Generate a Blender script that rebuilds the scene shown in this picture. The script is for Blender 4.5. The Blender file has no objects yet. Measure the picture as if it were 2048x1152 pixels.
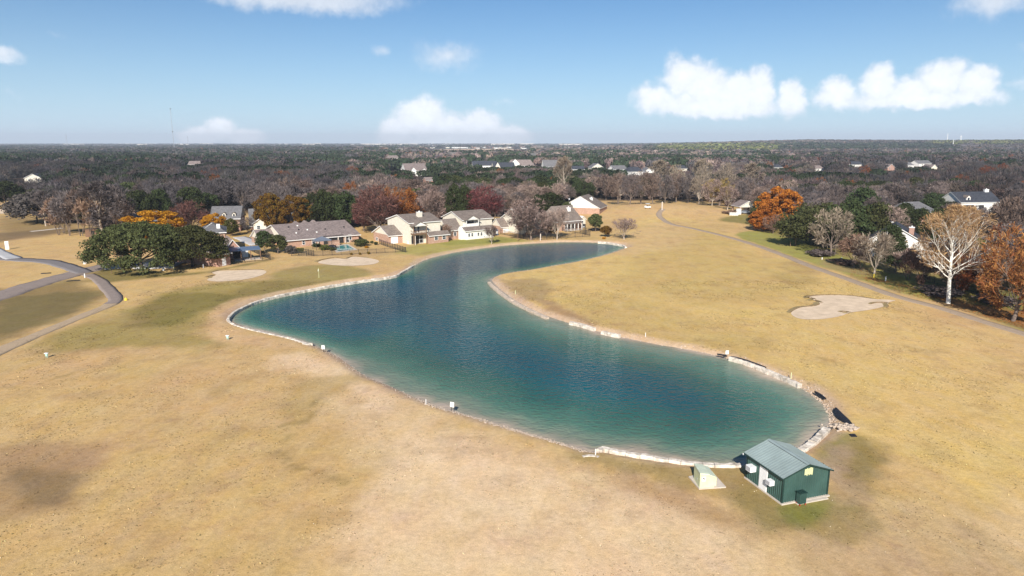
import bpy, bmesh, math, random
import numpy as np
from mathutils import Vector, Matrix
R = math.radians
rng = np.random.default_rng(7)
random.seed(7)
scene = bpy.context.scene
COL = scene.collection
PITCH = R(12.07); FP = 1365.3; CH = 30.0
cP, sP = math.cos(PITCH), math.sin(PITCH)

# ---------------- world geometry helpers ----------------
def sstep(a, b, x):
    t = np.clip((x - a) / (b - a), 0, 1)
    return t * t * (3 - 2 * t)

def hgt(x, y):
    """height of the land (vectorised)"""
    x = np.asarray(x, float); y = np.asarray(y, float)
    m = 3.2 * np.exp(-((x - 66) / 36) ** 2 - ((y - 300) / 26) ** 2)
    d = np.sqrt(x * x + y * y); az = np.degrees(np.arctan2(x, y))
    far = 28 * sstep(1800, 3600, d) * sstep(4, 24, az)
    und = (sstep(420, 900, d)) * (2.0 * np.sin(x / 210 + 1.3) * np.cos(y / 260) + 1.2 * np.sin((x + y) / 133.0))
    return m + far + und

def ray(px, py):
    dx = (px - 1024) / FP; dz = -(py - 576) / FP
    return (dx, cP + dz * sP, -sP + dz * cP)

def at(px, py, z=None):
    """ground point seen at photo pixel; z fixed or on the land"""
    r = ray(px, py)
    zz = 0.0 if z is None else z
    x = y = 0
    for _ in range(12 if z is None else 1):
        t = (CH - zz) / -r[2]
        x, y = r[0] * t, r[1] * t
        if z is None: zz = 0.5 * zz + 0.5 * float(hgt(x, y))
    if z is None: zz = float(hgt(x, y))
    return Vector((x, y, zz))

def proj(x, y, z):
    w = z - CH
    Z = y * cP - w * sP; U = y * sP + w * cP
    return 1024 + FP * x / Z, 576 - FP * U / Z

def h_at(P, py):
    v = (576 - py) / FP
    return CH + P[1] * (v * cP - sP) / (cP + v * sP)

def along(P, d, px, z):
    k = (px - 1024) / FP
    return (k * (P[1] * cP + (CH - z) * sP) - P[0]) / (d[0] - k * d[1] * cP)

# ---------------- object helpers ----------------
def tag(o, label=None, cat=None, group=None, kind=None):
    if label: o['label'] = label
    if cat: o['category'] = cat
    if group: o['group'] = group
    if kind: o['kind'] = kind
    return o

def empty(name, loc, label, cat, group=None, rz=0):
    o = bpy.data.objects.new(name, None); COL.objects.link(o)
    o.empty_display_size = 0.5
    o.location = loc; o.rotation_euler = (0, 0, rz)
    PINV[o.name] = Matrix.LocRotScale(Vector(loc), o.rotation_euler, None).inverted()
    return tag(o, label, cat, group)

def npmesh(name, V, F, mats=(), smooth=False, attrs=None, mi=None):
    V = np.asarray(V, np.float32); F = np.asarray(F, np.int32)
    me = bpy.data.meshes.new(name)
    n, k = F.shape
    me.vertices.add(len(V)); me.vertices.foreach_set('co', V.ravel())
    me.loops.add(n * k); me.loops.foreach_set('vertex_index', F.ravel())
    me.polygons.add(n)
    me.polygons.foreach_set('loop_start', np.arange(0, n * k, k, dtype=np.int32))
    if mi is not None: me.polygons.foreach_set('material_index', np.asarray(mi, np.int32))
    me.update(calc_edges=True)
    if smooth: me.polygons.foreach_set('use_smooth', np.ones(n, bool))
    if attrs:
        for an, (dom, typ, data) in attrs.items():
            a = me.attributes.new(an, typ, dom)
            if typ == 'FLOAT': a.data.foreach_set('value', np.asarray(data, np.float32).ravel())
            else:
                d = np.ones((len(data), 4), np.float32); d[:, :3] = data
                a.data.foreach_set('color', d.ravel())
    for m in mats: me.materials.append(m)
    return me

def link(name, me, parent=None, loc=None):
    o = bpy.data.objects.new(name, me); COL.objects.link(o)
    if parent: o.parent = parent
    if loc is not None: o.location = loc
    return o

class MB:
    """collects polygons (world coordinates) and links them as one mesh"""
    def __init__(s): s.v = []; s.f = []; s.m = []
    def poly(s, pts, mi=0):
        b = len(s.v); s.v += [tuple(p) for p in pts]; s.f.append(tuple(range(b, b + len(pts)))); s.m.append(mi)
    def mesh(s, vs, fs, mi=0):
        b = len(s.v); s.v += [tuple(p) for p in vs]
        for f in fs: s.f.append(tuple(i + b for i in f)); s.m.append(mi)
    def obox(s, o, a, b, c, mi=0):
        """box: origin corner and three edge vectors"""
        o, a, b, c = Vector(o), Vector(a), Vector(b), Vector(c)
        vs = [o, o + a, o + a + b, o + b, o + c, o + a + c, o + a + b + c, o + b + c]
        fs = [(0, 3, 2, 1), (4, 5, 6, 7), (0, 1, 5, 4), (1, 2, 6, 5), (2, 3, 7, 6), (3, 0, 4, 7)]
        if a.cross(b).dot(c) < 0: fs = [f[::-1] for f in fs]
        s.mesh(vs, fs, mi)
    def cbox(s, c, sx, sy, z0, z1, rz=0, mi=0):
        u = Vector((math.cos(rz), math.sin(rz), 0)); v = Vector((-math.sin(rz), math.cos(rz), 0))
        o = Vector((c[0], c[1], z0)) - u * sx / 2 - v * sy / 2
        s.obox(o, u * sx, v * sy, Vector((0, 0, z1 - z0)), mi)
    def tube(s, p, q, r0, r1=None, n=8, mi=0, cap=True):
        r1 = r0 if r1 is None else r1
        p, q = Vector(p), Vector(q); d = (q - p).normalized()
        a = d.orthogonal().normalized(); b = d.cross(a)
        vs = []
        for c, r in ((p, r0), (q, r1)):
            for i in range(n):
                t = 2 * math.pi * i / n; vs.append(c + a * r * math.cos(t) + b * r * math.sin(t))
        fs = [(i, (i + 1) % n, (i + 1) % n + n, i + n) for i in range(n)]
        if cap: fs += [tuple(range(n))[::-1], tuple(range(n, 2 * n))]
        s.mesh(vs, fs, mi)
    def build(s, name, mats, parent=None, smooth=False, label=None):
        if not isinstance(mats, (list, tuple)): mats = [mats]
        me = bpy.data.meshes.new(name)
        inv = PINV[parent.name] if parent is not None else Matrix.Identity(4)
        vs = [tuple(inv @ Vector(p)) for p in s.v] if parent is not None else s.v
        me.from_pydata(vs, [], s.f); me.update()
        for m in mats: me.materials.append(m)
        me.polygons.foreach_set('material_index', s.m)
        if smooth: me.polygons.foreach_set('use_smooth', [True] * len(s.f))
        o = link(name, me, parent)
        PINV[o.name] = inv
        if label: o['label'] = label
        return o
PINV = {}

def base_at_origin(o):
    """moves a top-level mesh's origin to its base centre"""
    me = o.data; n = len(me.vertices); c = np.empty(n * 3, np.float32); me.vertices.foreach_get('co', c); c = c.reshape(-1, 3)
    b = np.array([(c[:, 0].min() + c[:, 0].max()) / 2, (c[:, 1].min() + c[:, 1].max()) / 2, c[:, 2].min()])
    me.vertices.foreach_set('co', (c - b).astype(np.float32).ravel()); o.location = b; me.update(); return o

# ---------------- materials ----------------
def srgb(r, g, b):
    f = lambda c: ((c / 255 + .055) / 1.055) ** 2.4 if c > 10 else c / 255 / 12.92
    return (f(r), f(g), f(b))

def nm(name):
    m = bpy.data.materials.new(name); m.use_nodes = True
    nt = m.node_tree; nt.nodes.clear(); return m, nt
class N:
    def __init__(s, nt): s.nt = nt
    def __call__(s, t, ins=None, **kw):
        n = s.nt.nodes.new(t)
        for k, v in kw.items(): setattr(n, k, v)
        if ins:
            for k, v in ins.items():
                i = n.inputs[k]
                if isinstance(v, bpy.types.NodeSocket): s.nt.links.new(v, i)
                else:
                    if i.type == 'RGBA' and len(v) == 3: v = (*v, 1)
                    i.default_value = v
        return n
    def math(s, op, a, b=0.0, c=None, clamp=False):
        ins = {0: a, 1: b}
        if c is not None: ins[2] = c
        n = s('ShaderNodeMath', ins, operation=op); n.use_clamp = clamp; return n.outputs[0]
    def noise(s, vec, scale, detail=3, rough=.55, dist=0):
        n = s('ShaderNodeTexNoise', {'Scale': scale, 'Detail': detail, 'Roughness': rough, 'Distortion': dist})
        if vec is not None: s.nt.links.new(vec, n.inputs['Vector'])
        return n.outputs[0]
    def ramp(s, fac, stops):
        n = s('ShaderNodeValToRGB', {0: fac}); e = n.color_ramp.elements
        while len(e) < len(stops): e.new(.5)
        for i, (p, c) in enumerate(stops): e[i].position = p; e[i].color = (*c, 1) if len(c) == 3 else c
        return n.outputs[0]
    def mix(s, f, a, b, bt='MIX'):
        n = s('ShaderNodeMix', data_type='RGBA', blend_type=bt)
        for i, v in ((0, f), (6, a), (7, b)):
            if isinstance(v, bpy.types.NodeSocket): s.nt.links.new(v, n.inputs[i])
            else: n.inputs[i].default_value = (*v, 1) if (i > 0 and len(v) == 3) else v
        return n.outputs[2]
    def mapr(s, v, a, b, c=0.0, d=1.0, smooth=False):
        n = s('ShaderNodeMapRange', {0: v, 1: a, 2: b, 3: c, 4: d})
        if smooth: n.interpolation_type = 'SMOOTHSTEP'
        return n.outputs[0]
    def scale_col(s, col, f):
        n = s('ShaderNodeVectorMath', {0: col, 'Scale': f}, operation='SCALE'); return n.outputs[0]
def world_pos(n): return n('ShaderNodeNewGeometry').outputs['Position']

def mat(name, col, var=.15, scale=3.0, rough=.8, metal=0, bump=0.0, bscale=20, spec=.3, col2=None):
    """plain surface with mottled wear"""
    m, nt = nm(name); n = N(nt)
    tc = n('ShaderNodeTexCoord').outputs['Object']
    f = n.noise(tc, scale, 4, .65)
    c1 = tuple(c * (1 - var) for c in col); c2 = tuple(min(1, c * (1 + var)) for c in (col2 or col))
    c = n.ramp(f, [(.3, c1), (.7, c2)])
    p = n('ShaderNodeBsdfPrincipled', {'Base Color': c, 'Roughness': rough, 'Metallic': metal, 'Specular IOR Level': spec})
    if bump:
        b = n('ShaderNodeBump', {'Height': n.noise(tc, bscale, 3), 'Strength': bump, 'Distance': .05})
        nt.links.new(b.outputs[0], p.inputs['Normal'])
    o = n('ShaderNodeOutputMaterial', {0: p.outputs[0]}); return m

def mat_lines(name, col, axis=2, pitch=.2, dark=.75, var=.1, rough=.7):
    """boards or siding: thin repeated lines along an axis plus mottling"""
    m, nt = nm(name); n = N(nt)
    pos = world_pos(n); sx = n('ShaderNodeSeparateXYZ', {0: pos}).outputs[axis]
    fr = n.math('FRACT', n.math('DIVIDE', sx, pitch))
    ln = n.math('GREATER_THAN', fr, .86)
    f = n.noise(pos, 1.3, 5, .6)
    c = n.ramp(f, [(.3, tuple(k * (1 - var) for k in col)), (.7, tuple(min(1, k * (1 + var)) for k in col))])
    c = n.mix(n.math('MULTIPLY', ln, 1 - dark), c, tuple(k * .35 for k in col))
    p = n('ShaderNodeBsdfPrincipled', {'Base Color': c, 'Roughness': rough, 'Specular IOR Level': .25})
    n('ShaderNodeOutputMaterial', {0: p.outputs[0]}); return m

def mat_brick(name, a, b, mortar):
    m, nt = nm(name); n = N(nt)
    pos = world_pos(n); s = n('ShaderNodeSeparateXYZ', {0: pos})
    u = n.math('ADD', n.math('MULTIPLY', s.outputs[0], 1.25), n.math('MULTIPLY', s.outputs[1], .5))
    v = n('ShaderNodeCombineXYZ', {0: u, 1: s.outputs[2], 2: 0.0}).outputs[0]
    t = n('ShaderNodeTexBrick', {'Vector': v, 'Color1': a, 'Color2': b, 'Mortar': mortar, 'Scale': 1.0,
          'Mortar Size': .012, 'Brick Width': .24, 'Row Height': .09, 'Bias': -.1})
    f = n.noise(pos, .9, 5, .7)
    c = n.mix(n.mapr(f, .3, .7), t.outputs[0], n.scale_col(t.outputs[0], .72))
    p = n('ShaderNodeBsdfPrincipled', {'Base Color': c, 'Roughness': .85, 'Specular IOR Level': .2})
    n('ShaderNodeOutputMaterial', {0: p.outputs[0]}); return m

def mat_roof(name, col):
    """asphalt shingles: courses, patchy tabs, weathering"""
    m, nt = nm(name); n = N(nt)
    pos = world_pos(n); s = n('ShaderNodeSeparateXYZ', {0: pos})
    u = n.math('ADD', n.math('MULTIPLY', s.outputs[0], .8), n.math('MULTIPLY', s.outputs[1], .6))
    v = n('ShaderNodeCombineXYZ', {0: u, 1: n.math('MULTIPLY', s.outputs[2], 1.0), 2: 0.0}).outputs[0]
    t = n('ShaderNodeTexBrick', {'Vector': v, 'Color1': tuple(c * 1.22 for c in col), 'Color2': tuple(c * .78 for c in col),
          'Mortar': tuple(c * .6 for c in col), 'Scale': 1.0, 'Mortar Size': .012, 'Brick Width': .5, 'Row Height': .13})
    f = n.noise(pos, .35, 5, .7)
    c = n.mix(n.mapr(f, .35, .65), t.outputs[0], n.scale_col(t.outputs[0], .8))
    g = n.noise(pos, 2.2, 3, .7)
    c = n.mix(n.mapr(g, .45, .75, 0, .5), c, n.scale_col(c, 1.35))
    p = n('ShaderNodeBsdfPrincipled', {'Base Color': c, 'Roughness': .9, 'Specular IOR Level': .15})
    n('ShaderNodeOutputMaterial', {0: p.outputs[0]}); return m

def mat_leaf(name, col, hue=.03, trans=.25, var=.35, attr=False):
    """foliage or twigs: colour differs from tree to tree and leaf to leaf"""
    m, nt = nm(name); n = N(nt)
    rnd = n('ShaderNodeObjectInfo').outputs['Random']
    lf = n('ShaderNodeAttribute', attribute_name='leaf').outputs['Fac']
    if attr: base = n('ShaderNodeAttribute', attribute_name='tint').outputs['Color']
    else: base = n('ShaderNodeRGB').outputs[0]; base.default_value = (*col, 1)
    v = n.math('MULTIPLY', n.mapr(rnd, 0, 1, 1 - var * .6, 1 + var * .6), n.mapr(lf, 0, 1, 1 - var, 1 + var))
    h = n('ShaderNodeHueSaturation', {'Color': base, 'Hue': n.mapr(n.math('ADD', n.math('MULTIPLY', rnd, .5), n.math('MULTIPLY', lf, .5)), 0, 1, .5 - hue, .5 + hue), 'Value': v})
    c = h.outputs[0]
    d = n('ShaderNodeBsdfDiffuse', {'Color': c})
    out = d.outputs[0]
    if trans:
        t = n('ShaderNodeBsdfTranslucent', {'Color': n.scale_col(c, 1.3)})
        out = n('ShaderNodeMixShader', {0: trans, 1: out, 2: t.outputs[0]}).outputs[0]
    n('ShaderNodeOutputMaterial', {0: out}); return m

M = {}
M['white'] = mat('white_paint', (.78, .77, .74), .06, 1.5, .6)
M['white_metal'] = mat('white_enamel', (.8, .8, .8), .04, 2, .4, spec=.5)
M['cream'] = mat_lines('cream_siding', (.66, .61, .51), 2, .2, .8)
M['whitesid'] = mat_lines('white_siding', (.78, .75, .70), 2, .2, .85)
M['brick'] = mat_brick('orange_brick', (.40, .19, .115), (.5, .29, .2), (.52, .44, .37))
M['brick2'] = mat_brick('red_brick', (.36, .15, .10), (.45, .23, .17), (.5, .42, .36))
M['roof_a'] = mat_roof('brown_grey_shingles', (.215, .175, .15))
M['roof_b'] = mat_roof('taupe_shingles', (.25, .20, .185))
M['roof_grey'] = mat_roof('grey_shingles', (.17, .165, .17))
M['roof_dark'] = mat_roof('charcoal_shingles', (.055, .06, .075))
M['glass'] = mat('window_glass', (.035, .045, .06), .3, 2, .12, spec=.6)
M['dark'] = mat('recess_shade_and_dark_door', (.03, .028, .028), .3, 2, .9)  # near-black colour standing in for shade in recesses; also on dark doors
M['stone'] = mat('limestone', (.44, .37, .29), .42, 1.2, .95, bump=.6, bscale=6, col2=(.62, .55, .47))
M['rock'] = mat('shore_rock', (.46, .37, .29), .35, 3, .95, bump=.5, bscale=8)
M['conc'] = mat('concrete', (.52, .45, .38), .12, 1.5, .9, bump=.2)
M['drive'] = mat('driveway_concrete', (.42, .41, .41), .12, .3, .9)
M['green_metal'] = mat('green_sheet_metal', (.040, .088, .076), .22, .5, .5, spec=.45)
M['roof_metal'] = mat('green_grey_roof_metal', (.25, .305, .30), .14, .5, .5, spec=.4)
M['dkgreen'] = mat('dark_green_trim', (.015, .04, .035), .15, 2, .5)
M['yel'] = mat('faded_yellow_green_paint', (.56, .58, .32), .12, 5, .7)
M['cab'] = mat('pale_green_enamel', (.60, .64, .40), .1, 2, .5, spec=.4)
M['cabtop'] = mat('pale_green_top', (.55, .60, .46), .12, 2, .5, spec=.4)
M['grille'] = mat('grey_grille', (.38, .38, .4), .1, 5, .6)
M['black'] = mat('black_plastic', (.018, .018, .022), .2, 3, .6)
M['iron'] = mat('dark_iron', (.03, .028, .028), .2, 3, .6)
M['wood'] = mat('weathered_wood', (.20, .12, .075), .25, 4, .85)
M['sand'] = mat('bunker_sand', (.60, .46, .32), .14, .5, .97, bump=.4, bscale=2, col2=(.64, .50, .36))
M['soil'] = mat('bunker_lip_soil', (.20, .135, .07), .35, 2, .95)
M['bark'] = mat('grey_brown_bark', (.17, .13, .105), .3, 2.2, .95)
M['bark_dark'] = mat('dark_bark', (.06, .048, .04), .3, 2.2, .95)
M['bark_pale'] = mat('pale_bark', (.42, .35, .28), .3, 1.2, .95)
M['bark_white'] = mat('sycamore_bark', (.62, .56, .48), .3, .9, .9, col2=(.8, .76, .7))
M['asphalt'] = mat('asphalt_path', (.20, .165, .145), .18, .4, .95)
M['blue_metal'] = mat('blue_grey_metal_roof', (.10, .14, .21), .12, 1, .45, spec=.4)
M['canopy'] = mat('blue_grey_canvas', (.12, .14, .18), .15, 1, .8)
M['pool'] = mat('pool_water', (.07, .28, .27), .1, 1, .08, spec=.6)
M['yellow'] = mat('yellow_plastic', (.75, .55, .05), .05, 3, .5)
M['red'] = mat('red_paint', (.45, .05, .03), .1, 3, .5)
M['teal'] = mat('pale_teal_board', (.35, .55, .5), .12, 3, .6)
M['steel'] = mat('galvanised_steel', (.45, .47, .5), .1, 2, .4, metal=.3)
M['carpaint'] = mat('silver_car_paint', (.4, .44, .5), .05, 2, .25, metal=.4, spec=.6)
# ---------------- camera, sun, sky ----------------
cam = bpy.data.cameras.new('camera'); co = bpy.data.objects.new('camera', cam); COL.objects.link(co)
co.location = (0, 0, CH); co.rotation_euler = (R(90) - PITCH, 0, 0)
cam.sensor_width = 36; cam.lens = FP / 2048 * 36; cam.clip_end = 60000; cam.clip_start = .5
scene.camera = co
SUN_AZ, SUN_EL = R(188), R(32)
sd = Vector((math.sin(SUN_AZ) * math.cos(SUN_EL), math.cos(SUN_AZ) * math.cos(SUN_EL), math.sin(SUN_EL)))
sl = bpy.data.lights.new('sun', 'SUN'); sl.energy = SUN_E = 4.8; sl.angle = R(.5); sl.color = (1, .94, .85)
so = bpy.data.objects.new('sun', sl); COL.objects.link(so); so.rotation_euler = sd.to_track_quat('Z', 'Y').to_euler(); so.location = (0, -50, 200)

def build_world():
    w = bpy.data.worlds.new('World'); scene.world = w; w.use_nodes = True
    nt = w.node_tree; nt.nodes.clear(); n = N(nt)
    sky = n('ShaderNodeTexSky', sky_type='NISHITA')
    sky.sun_disc = False; sky.sun_elevation = SUN_EL; sky.sun_rotation = SUN_AZ
    sky.altitude = 200; sky.air_density = 1.0; sky.dust_density = .6; sky.ozone_density = 1.6
    d = n('ShaderNodeTexCoord').outputs['Generated']
    sp = n('ShaderNodeSeparateXYZ', {0: d})
    az = n.math('ARCTAN2', sp.outputs[0], sp.outputs[1])
    el = n.math('ARCSINE', sp.outputs[2])
    K = 10.0
    uv = n('ShaderNodeCombineXYZ', {0: n.math('MULTIPLY', az, K), 1: n.math('MULTIPLY', el, K), 2: 0.0}).outputs[0]
    # warp for ragged cumulus edges
    nz = n('ShaderNodeTexNoise', {'Vector': uv, 'Scale': 2.2, 'Detail': 6.0, 'Roughness': .62})
    wv = n('ShaderNodeVectorMath', {0: nz.outputs[1], 1: (.5, .5, .5)}, operation='SUBTRACT').outputs[0]
    wv = n('ShaderNodeVectorMath', {0: wv, 'Scale': .42}, operation='SCALE').outputs[0]
    uvw = n('ShaderNodeVectorMath', {0: uv, 1: wv}, operation='ADD').outputs[0]
    vl = n('ShaderNodeTexVoronoi', {'Vector': uvw, 'Scale': 3.0}, feature='SMOOTH_F1'); bil = vl.outputs['Distance']
    def blob(px, py, rx, ry, amp=1.0):
        r = ray(px, py); L = math.sqrt(sum(c * c for c in r))
        a = math.atan2(r[0], r[1]) * K; e = math.asin(r[2] / L) * K
        ca = math.cos(math.atan2(r[0], r[1]))
        sx, sy = rx / FP * K * ca * ca * 1.0, ry / FP * K * ca
        s1 = n('ShaderNodeVectorMath', {0: uvw, 1: (a, e, 0)}, operation='SUBTRACT').outputs[0]
        s2 = n('ShaderNodeVectorMath', {0: s1, 1: (1 / sx, 1 / sy, 0)}, operation='MULTIPLY').outputs[0]
        L = n('ShaderNodeVectorMath', {0: s2}, operation='LENGTH').outputs['Value']
        return n.math('MULTIPLY', n.math('SUBTRACT', 1.25, L), amp)
    def group(bl):
        m = None
        for b in bl:
            v = blob(*b); m = v if m is None else n.math('SMOOTH_MAX', m, v, .25)
        return m
    cum = group([(840, 234, 54, 40), (795, 266, 40, 30), (895, 255, 60, 32), (955, 258, 55, 34), (1015, 272, 54, 26), (890, 285, 120, 16),
                 (445, 259, 36, 26), (398, 270, 52, 22), (488, 271, 48, 20),
                 (1302, 196, 36, 34), (1368, 155, 46, 44), (1412, 170, 50, 46), (1470, 185, 50, 40), (1518, 178, 36, 42), (1582, 198, 34, 38), (1430, 212, 150, 24),
                 (1675, 192, 46, 32), (1762, 172, 42, 38), (1825, 182, 60, 30), (1888, 160, 56, 44), (1960, 165, 46, 36), (1830, 200, 165, 22)])
    soft = group([(0, 112, 52, 22, .9), (590, -8, 240, 30, .9), (895, 108, 80, 36, .55), (760, 100, 24, 18, .4), (1990, 0, 100, 42, .7),
                  (2044, 100, 32, 20, .25), (1012, 205, 46, 18, .3), (115, 64, 34, 12, .25), (20, 190, 45, 10, .25), (1280, 275, 40, 14, .3),
                  (2040, 168, 40, 16, .4), (80, 270, 60, 12, .2), (60, 245, 40, 12, .2)])
    fine = n.noise(uv, 7, 5, .6)
    cu = n.math('ADD', n.math('ADD', cum, n.math('MULTIPLY', n.math('SUBTRACT', .45, bil), .35)), n.math('MULTIPLY', n.math('SUBTRACT', fine, .5), .45))
    dc = n.mapr(cu, .06, .68, 0, 1, True)
    ss = n.math('ADD', soft, n.math('MULTIPLY', n.math('SUBTRACT', fine, .5), .4))
    ds = n.math('MULTIPLY', n.mapr(ss, .12, .85, 0, 1, True), .8)
    dens = n.math('MAXIMUM', dc, ds, clamp=True)
    front = n.math('GREATER_THAN', sp.outputs[1], 0.0)
    # scattered clouds elsewhere in the sky
    oth = n.mapr(n.noise(n('ShaderNodeVectorMath', {0: d, 1: (1, 1, 2.5)}, operation='MULTIPLY').outputs[0], 2.2, 6, .6), .55, .72, 0, .8, True)
    dens = n.math('ADD', n.math('MULTIPLY', dens, front), n.math('MULTIPLY', oth, n.math('SUBTRACT', 1.0, front)), clamp=True)
    low = n.mapr(el, .02, .16, 1.24, 1.0)
    lum = n.math('ADD', n.mapr(cu, .3, 1.1, .90, 1.03), n.math('MULTIPLY', n.math('SUBTRACT', fine, .5), .26))
    wh = n.scale_col(n('ShaderNodeRGB').outputs[0], n.math('MULTIPLY', lum, low))
    nt.nodes[-1]
    rgb = [x for x in nt.nodes if x.type == 'RGB'][-1]; rgb.outputs[0].default_value = (*CLOUD_RGB, 1)
    skyc = n('ShaderNodeVectorMath', {0: sky.outputs[0], 1: SKY_MUL}, operation='MULTIPLY').outputs[0]
    # pale haze band towards the horizon
    eld = n.math('ABSOLUTE', el)
    hz = n.math('POWER', n.mapr(eld, 0, .42, 1, 0), 3.3)
    skyc = n.mix(n.math('MULTIPLY', hz, .72), skyc, HORIZON_RGB)
    c = n.mix(dens, skyc, wh)
    bg = n('ShaderNodeBackground', {0: c, 1: SKY_S})
    n('ShaderNodeOutputWorld', {0: bg.outputs[0]})
SKY_S = .11
CLOUD_RGB = (5.5, 5.8, 6.3); SKY_MUL = (.185, .375, .55); HORIZON_RGB = (4.9, 6.15, 7.3)
build_world()
scene.view_settings.view_transform = 'Standard'; scene.view_settings.look = 'None'; scene.view_settings.exposure = .62; scene.view_settings.gamma = 1
# ---------------- land, pond, paths ----------------
POND_PX = [(1254,494),(1240,488),(1200,485.5),(1140,484),(1100,485),(1050,488),(1000,492),(960,497),(920,503),(880,511),(850,520),(830,530),(812,543),(790,551),(750,558),(700,565),(650,574),(600,583),(560,591),(520,602),(490,614),(470,626),(464,634),(466,642),(480,650),(520,662),(570,673),(620,688),(650,700),(680,716),(710,738),(740,756),(780,772),(830,795),(880,815),(930,829),(1000,850),(1060,868),(1110,882),(1150,895),(1185,905),(1203,903),(1215,905),(1260,913),(1320,922),(1380,929),(1440,932),(1495,929),(1540,920),(1600,900),(1640,872),(1658,857),(1660,840),(1650,815),(1630,795),(1600,775),(1560,757),(1520,742),(1480,727),(1440,713),(1380,700),(1320,690),(1260,678),(1200,664),(1150,650),(1100,634),(1060,617),(1030,600),(1005,582),(990,568),(984,560),(994,552),(1020,547),(1060,541),(1100,534),(1150,525),(1200,513),(1235,502),(1250,497)]
WZ = -.5
def catmull(P, closed=True, k=6):
    P = np.asarray(P, float); n = len(P); out = []
    rngi = range(n if closed else n - 1)
    for i in rngi:
        if closed: a, b, c, d = P[i-1], P[i], P[(i+1) % n], P[(i+2) % n]
        else: a, b, c, d = P[max(i-1, 0)], P[i], P[i+1], P[min(i+2, n-1)]
        for j in range(k):
            t = j / k
            out.append(.5 * ((2*b) + (c-a)*t + (2*a-5*b+4*c-d)*t*t + (3*b-a-3*c+d)*t**3))
    if not closed: out.append(P[-1])
    return np.array(out)
def px_line(pts, z=None): return np.array([tuple(at(x, y, z))[:2] for x, y in pts])
POND = catmull(px_line(POND_PX, WZ), True, 4)

def seg_dist(X, Y, poly, closed=True):
    D = np.full(X.shape, 1e9)
    n = len(poly)
    for i in range(n if closed else n - 1):
        a = poly[i]; b = poly[(i + 1) % n]; ab = b - a; L = ab @ ab
        if L < 1e-9: continue
        t = np.clip(((X - a[0]) * ab[0] + (Y - a[1]) * ab[1]) / L, 0, 1)
        D = np.minimum(D, np.hypot(X - a[0] - t * ab[0], Y - a[1] - t * ab[1]))
    return D
def inside(X, Y, poly):
    c = np.zeros(X.shape, bool); n = len(poly)
    for i in range(n):
        x0, y0 = poly[i]; x1, y1 = poly[(i + 1) % n]
        if y0 == y1: continue
        k = ((y0 > Y) != (y1 > Y)) & (X < (x1 - x0) * (Y - y0) / (y1 - y0) + x0)
        c ^= k
    return c
def sdf(X, Y, poly):
    """positive outside"""
    D = seg_dist(X, Y, poly); return np.where(inside(X, Y, poly), -D, D)

def smooth_noise(X, Y, s, seed):
    r = np.random.default_rng(seed); G = r.random((64, 64))
    u = X / s + 1000; v = Y / s + 1000
    i = np.floor(u).astype(int); j = np.floor(v).astype(int); fu = u - i; fv = v - j
    fu = fu * fu * (3 - 2 * fu); fv = fv * fv * (3 - 2 * fv)
    g = lambda a, b: G[a % 64, b % 64]
    return (g(i, j) * (1-fu) + g(i+1, j) * fu) * (1-fv) + (g(i, j+1) * (1-fu) + g(i+1, j+1) * fu) * fv
def fbm(X, Y, s, seed, o=4):
    v = 0; a = .5; t = 0
    for k in range(o): v = v + a * smooth_noise(X, Y, s / 2**k, seed + k); t += a; a *= .55
    return v / t

def axis(fine0, fine1, st, lo, hi, gr):
    a = list(np.arange(fine0, fine1, st))
    s = st; v = a[-1]
    while v < hi: s *= gr; v += s; a.append(v)
    s = st; v = a[0]; b = []
    while v > lo: s *= gr; v -= s; b.append(v)
    return np.array(b[::-1] + a)
gx = axis(-75, 75, .75, -13500, 13500, 1.045)
gy = axis(36, 225, .7, -350, 14500, 1.035)
X, Y = np.meshgrid(gx, gy)
near = (np.abs(X) < 130) & (Y > 20) & (Y < 260)
SD = np.full(X.shape, 60.0); SD[near] = sdf(X[near], Y[near], POND)
Z = hgt(X, Y)
bank = np.where(SD > 0, WZ - WZ * sstep(0, 1.3, SD), WZ - np.minimum(3.0, .04 - SD * .28))
Z = np.where(SD < 1.3, bank, Z)
Z = Z + np.where((SD > 1.5) & near, .06 * (fbm(X, Y, 9, 3) - .5) * sstep(1.5, 6, SD), 0)

# --- colour of the turf (dormant grass, patches) ---
def L3(*c): return np.array(srgb(*c))
C = np.empty(X.shape + (3,)); K = .60     # photo colours of sunlit turf -> albedo
GOLD = np.array((.51, .36, .165)); TAN = np.array((.50, .345, .175)); GREEN = np.array((.175, .15, .045)); OLIVE = np.array((.43, .315, .125))
BROWN = np.array((.20, .13, .075)); PALE = np.array((.64, .49, .32)); LITTER = np.array((.065, .050, .040)); LGREEN = np.array((.14, .155, .035))
f1 = fbm(X, Y, 26, 11); f2 = fbm(X + 50, Y, 9, 21); f3 = fbm(X, Y + 90, 3.0, 31, 3)
C[:] = GOLD
def blend(mask, col): 
    global C
    m = np.clip(mask, 0, 1)[..., None]; C = C * (1 - m) + np.asarray(col) * m
blend(sstep(.42, .62, f1) * .65, TAN)
blend(sstep(.55, .72, f2) * .28, OLIVE)
ZM = (Y > 20) & (Y < 700) & (np.abs(X) < 500)
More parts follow.
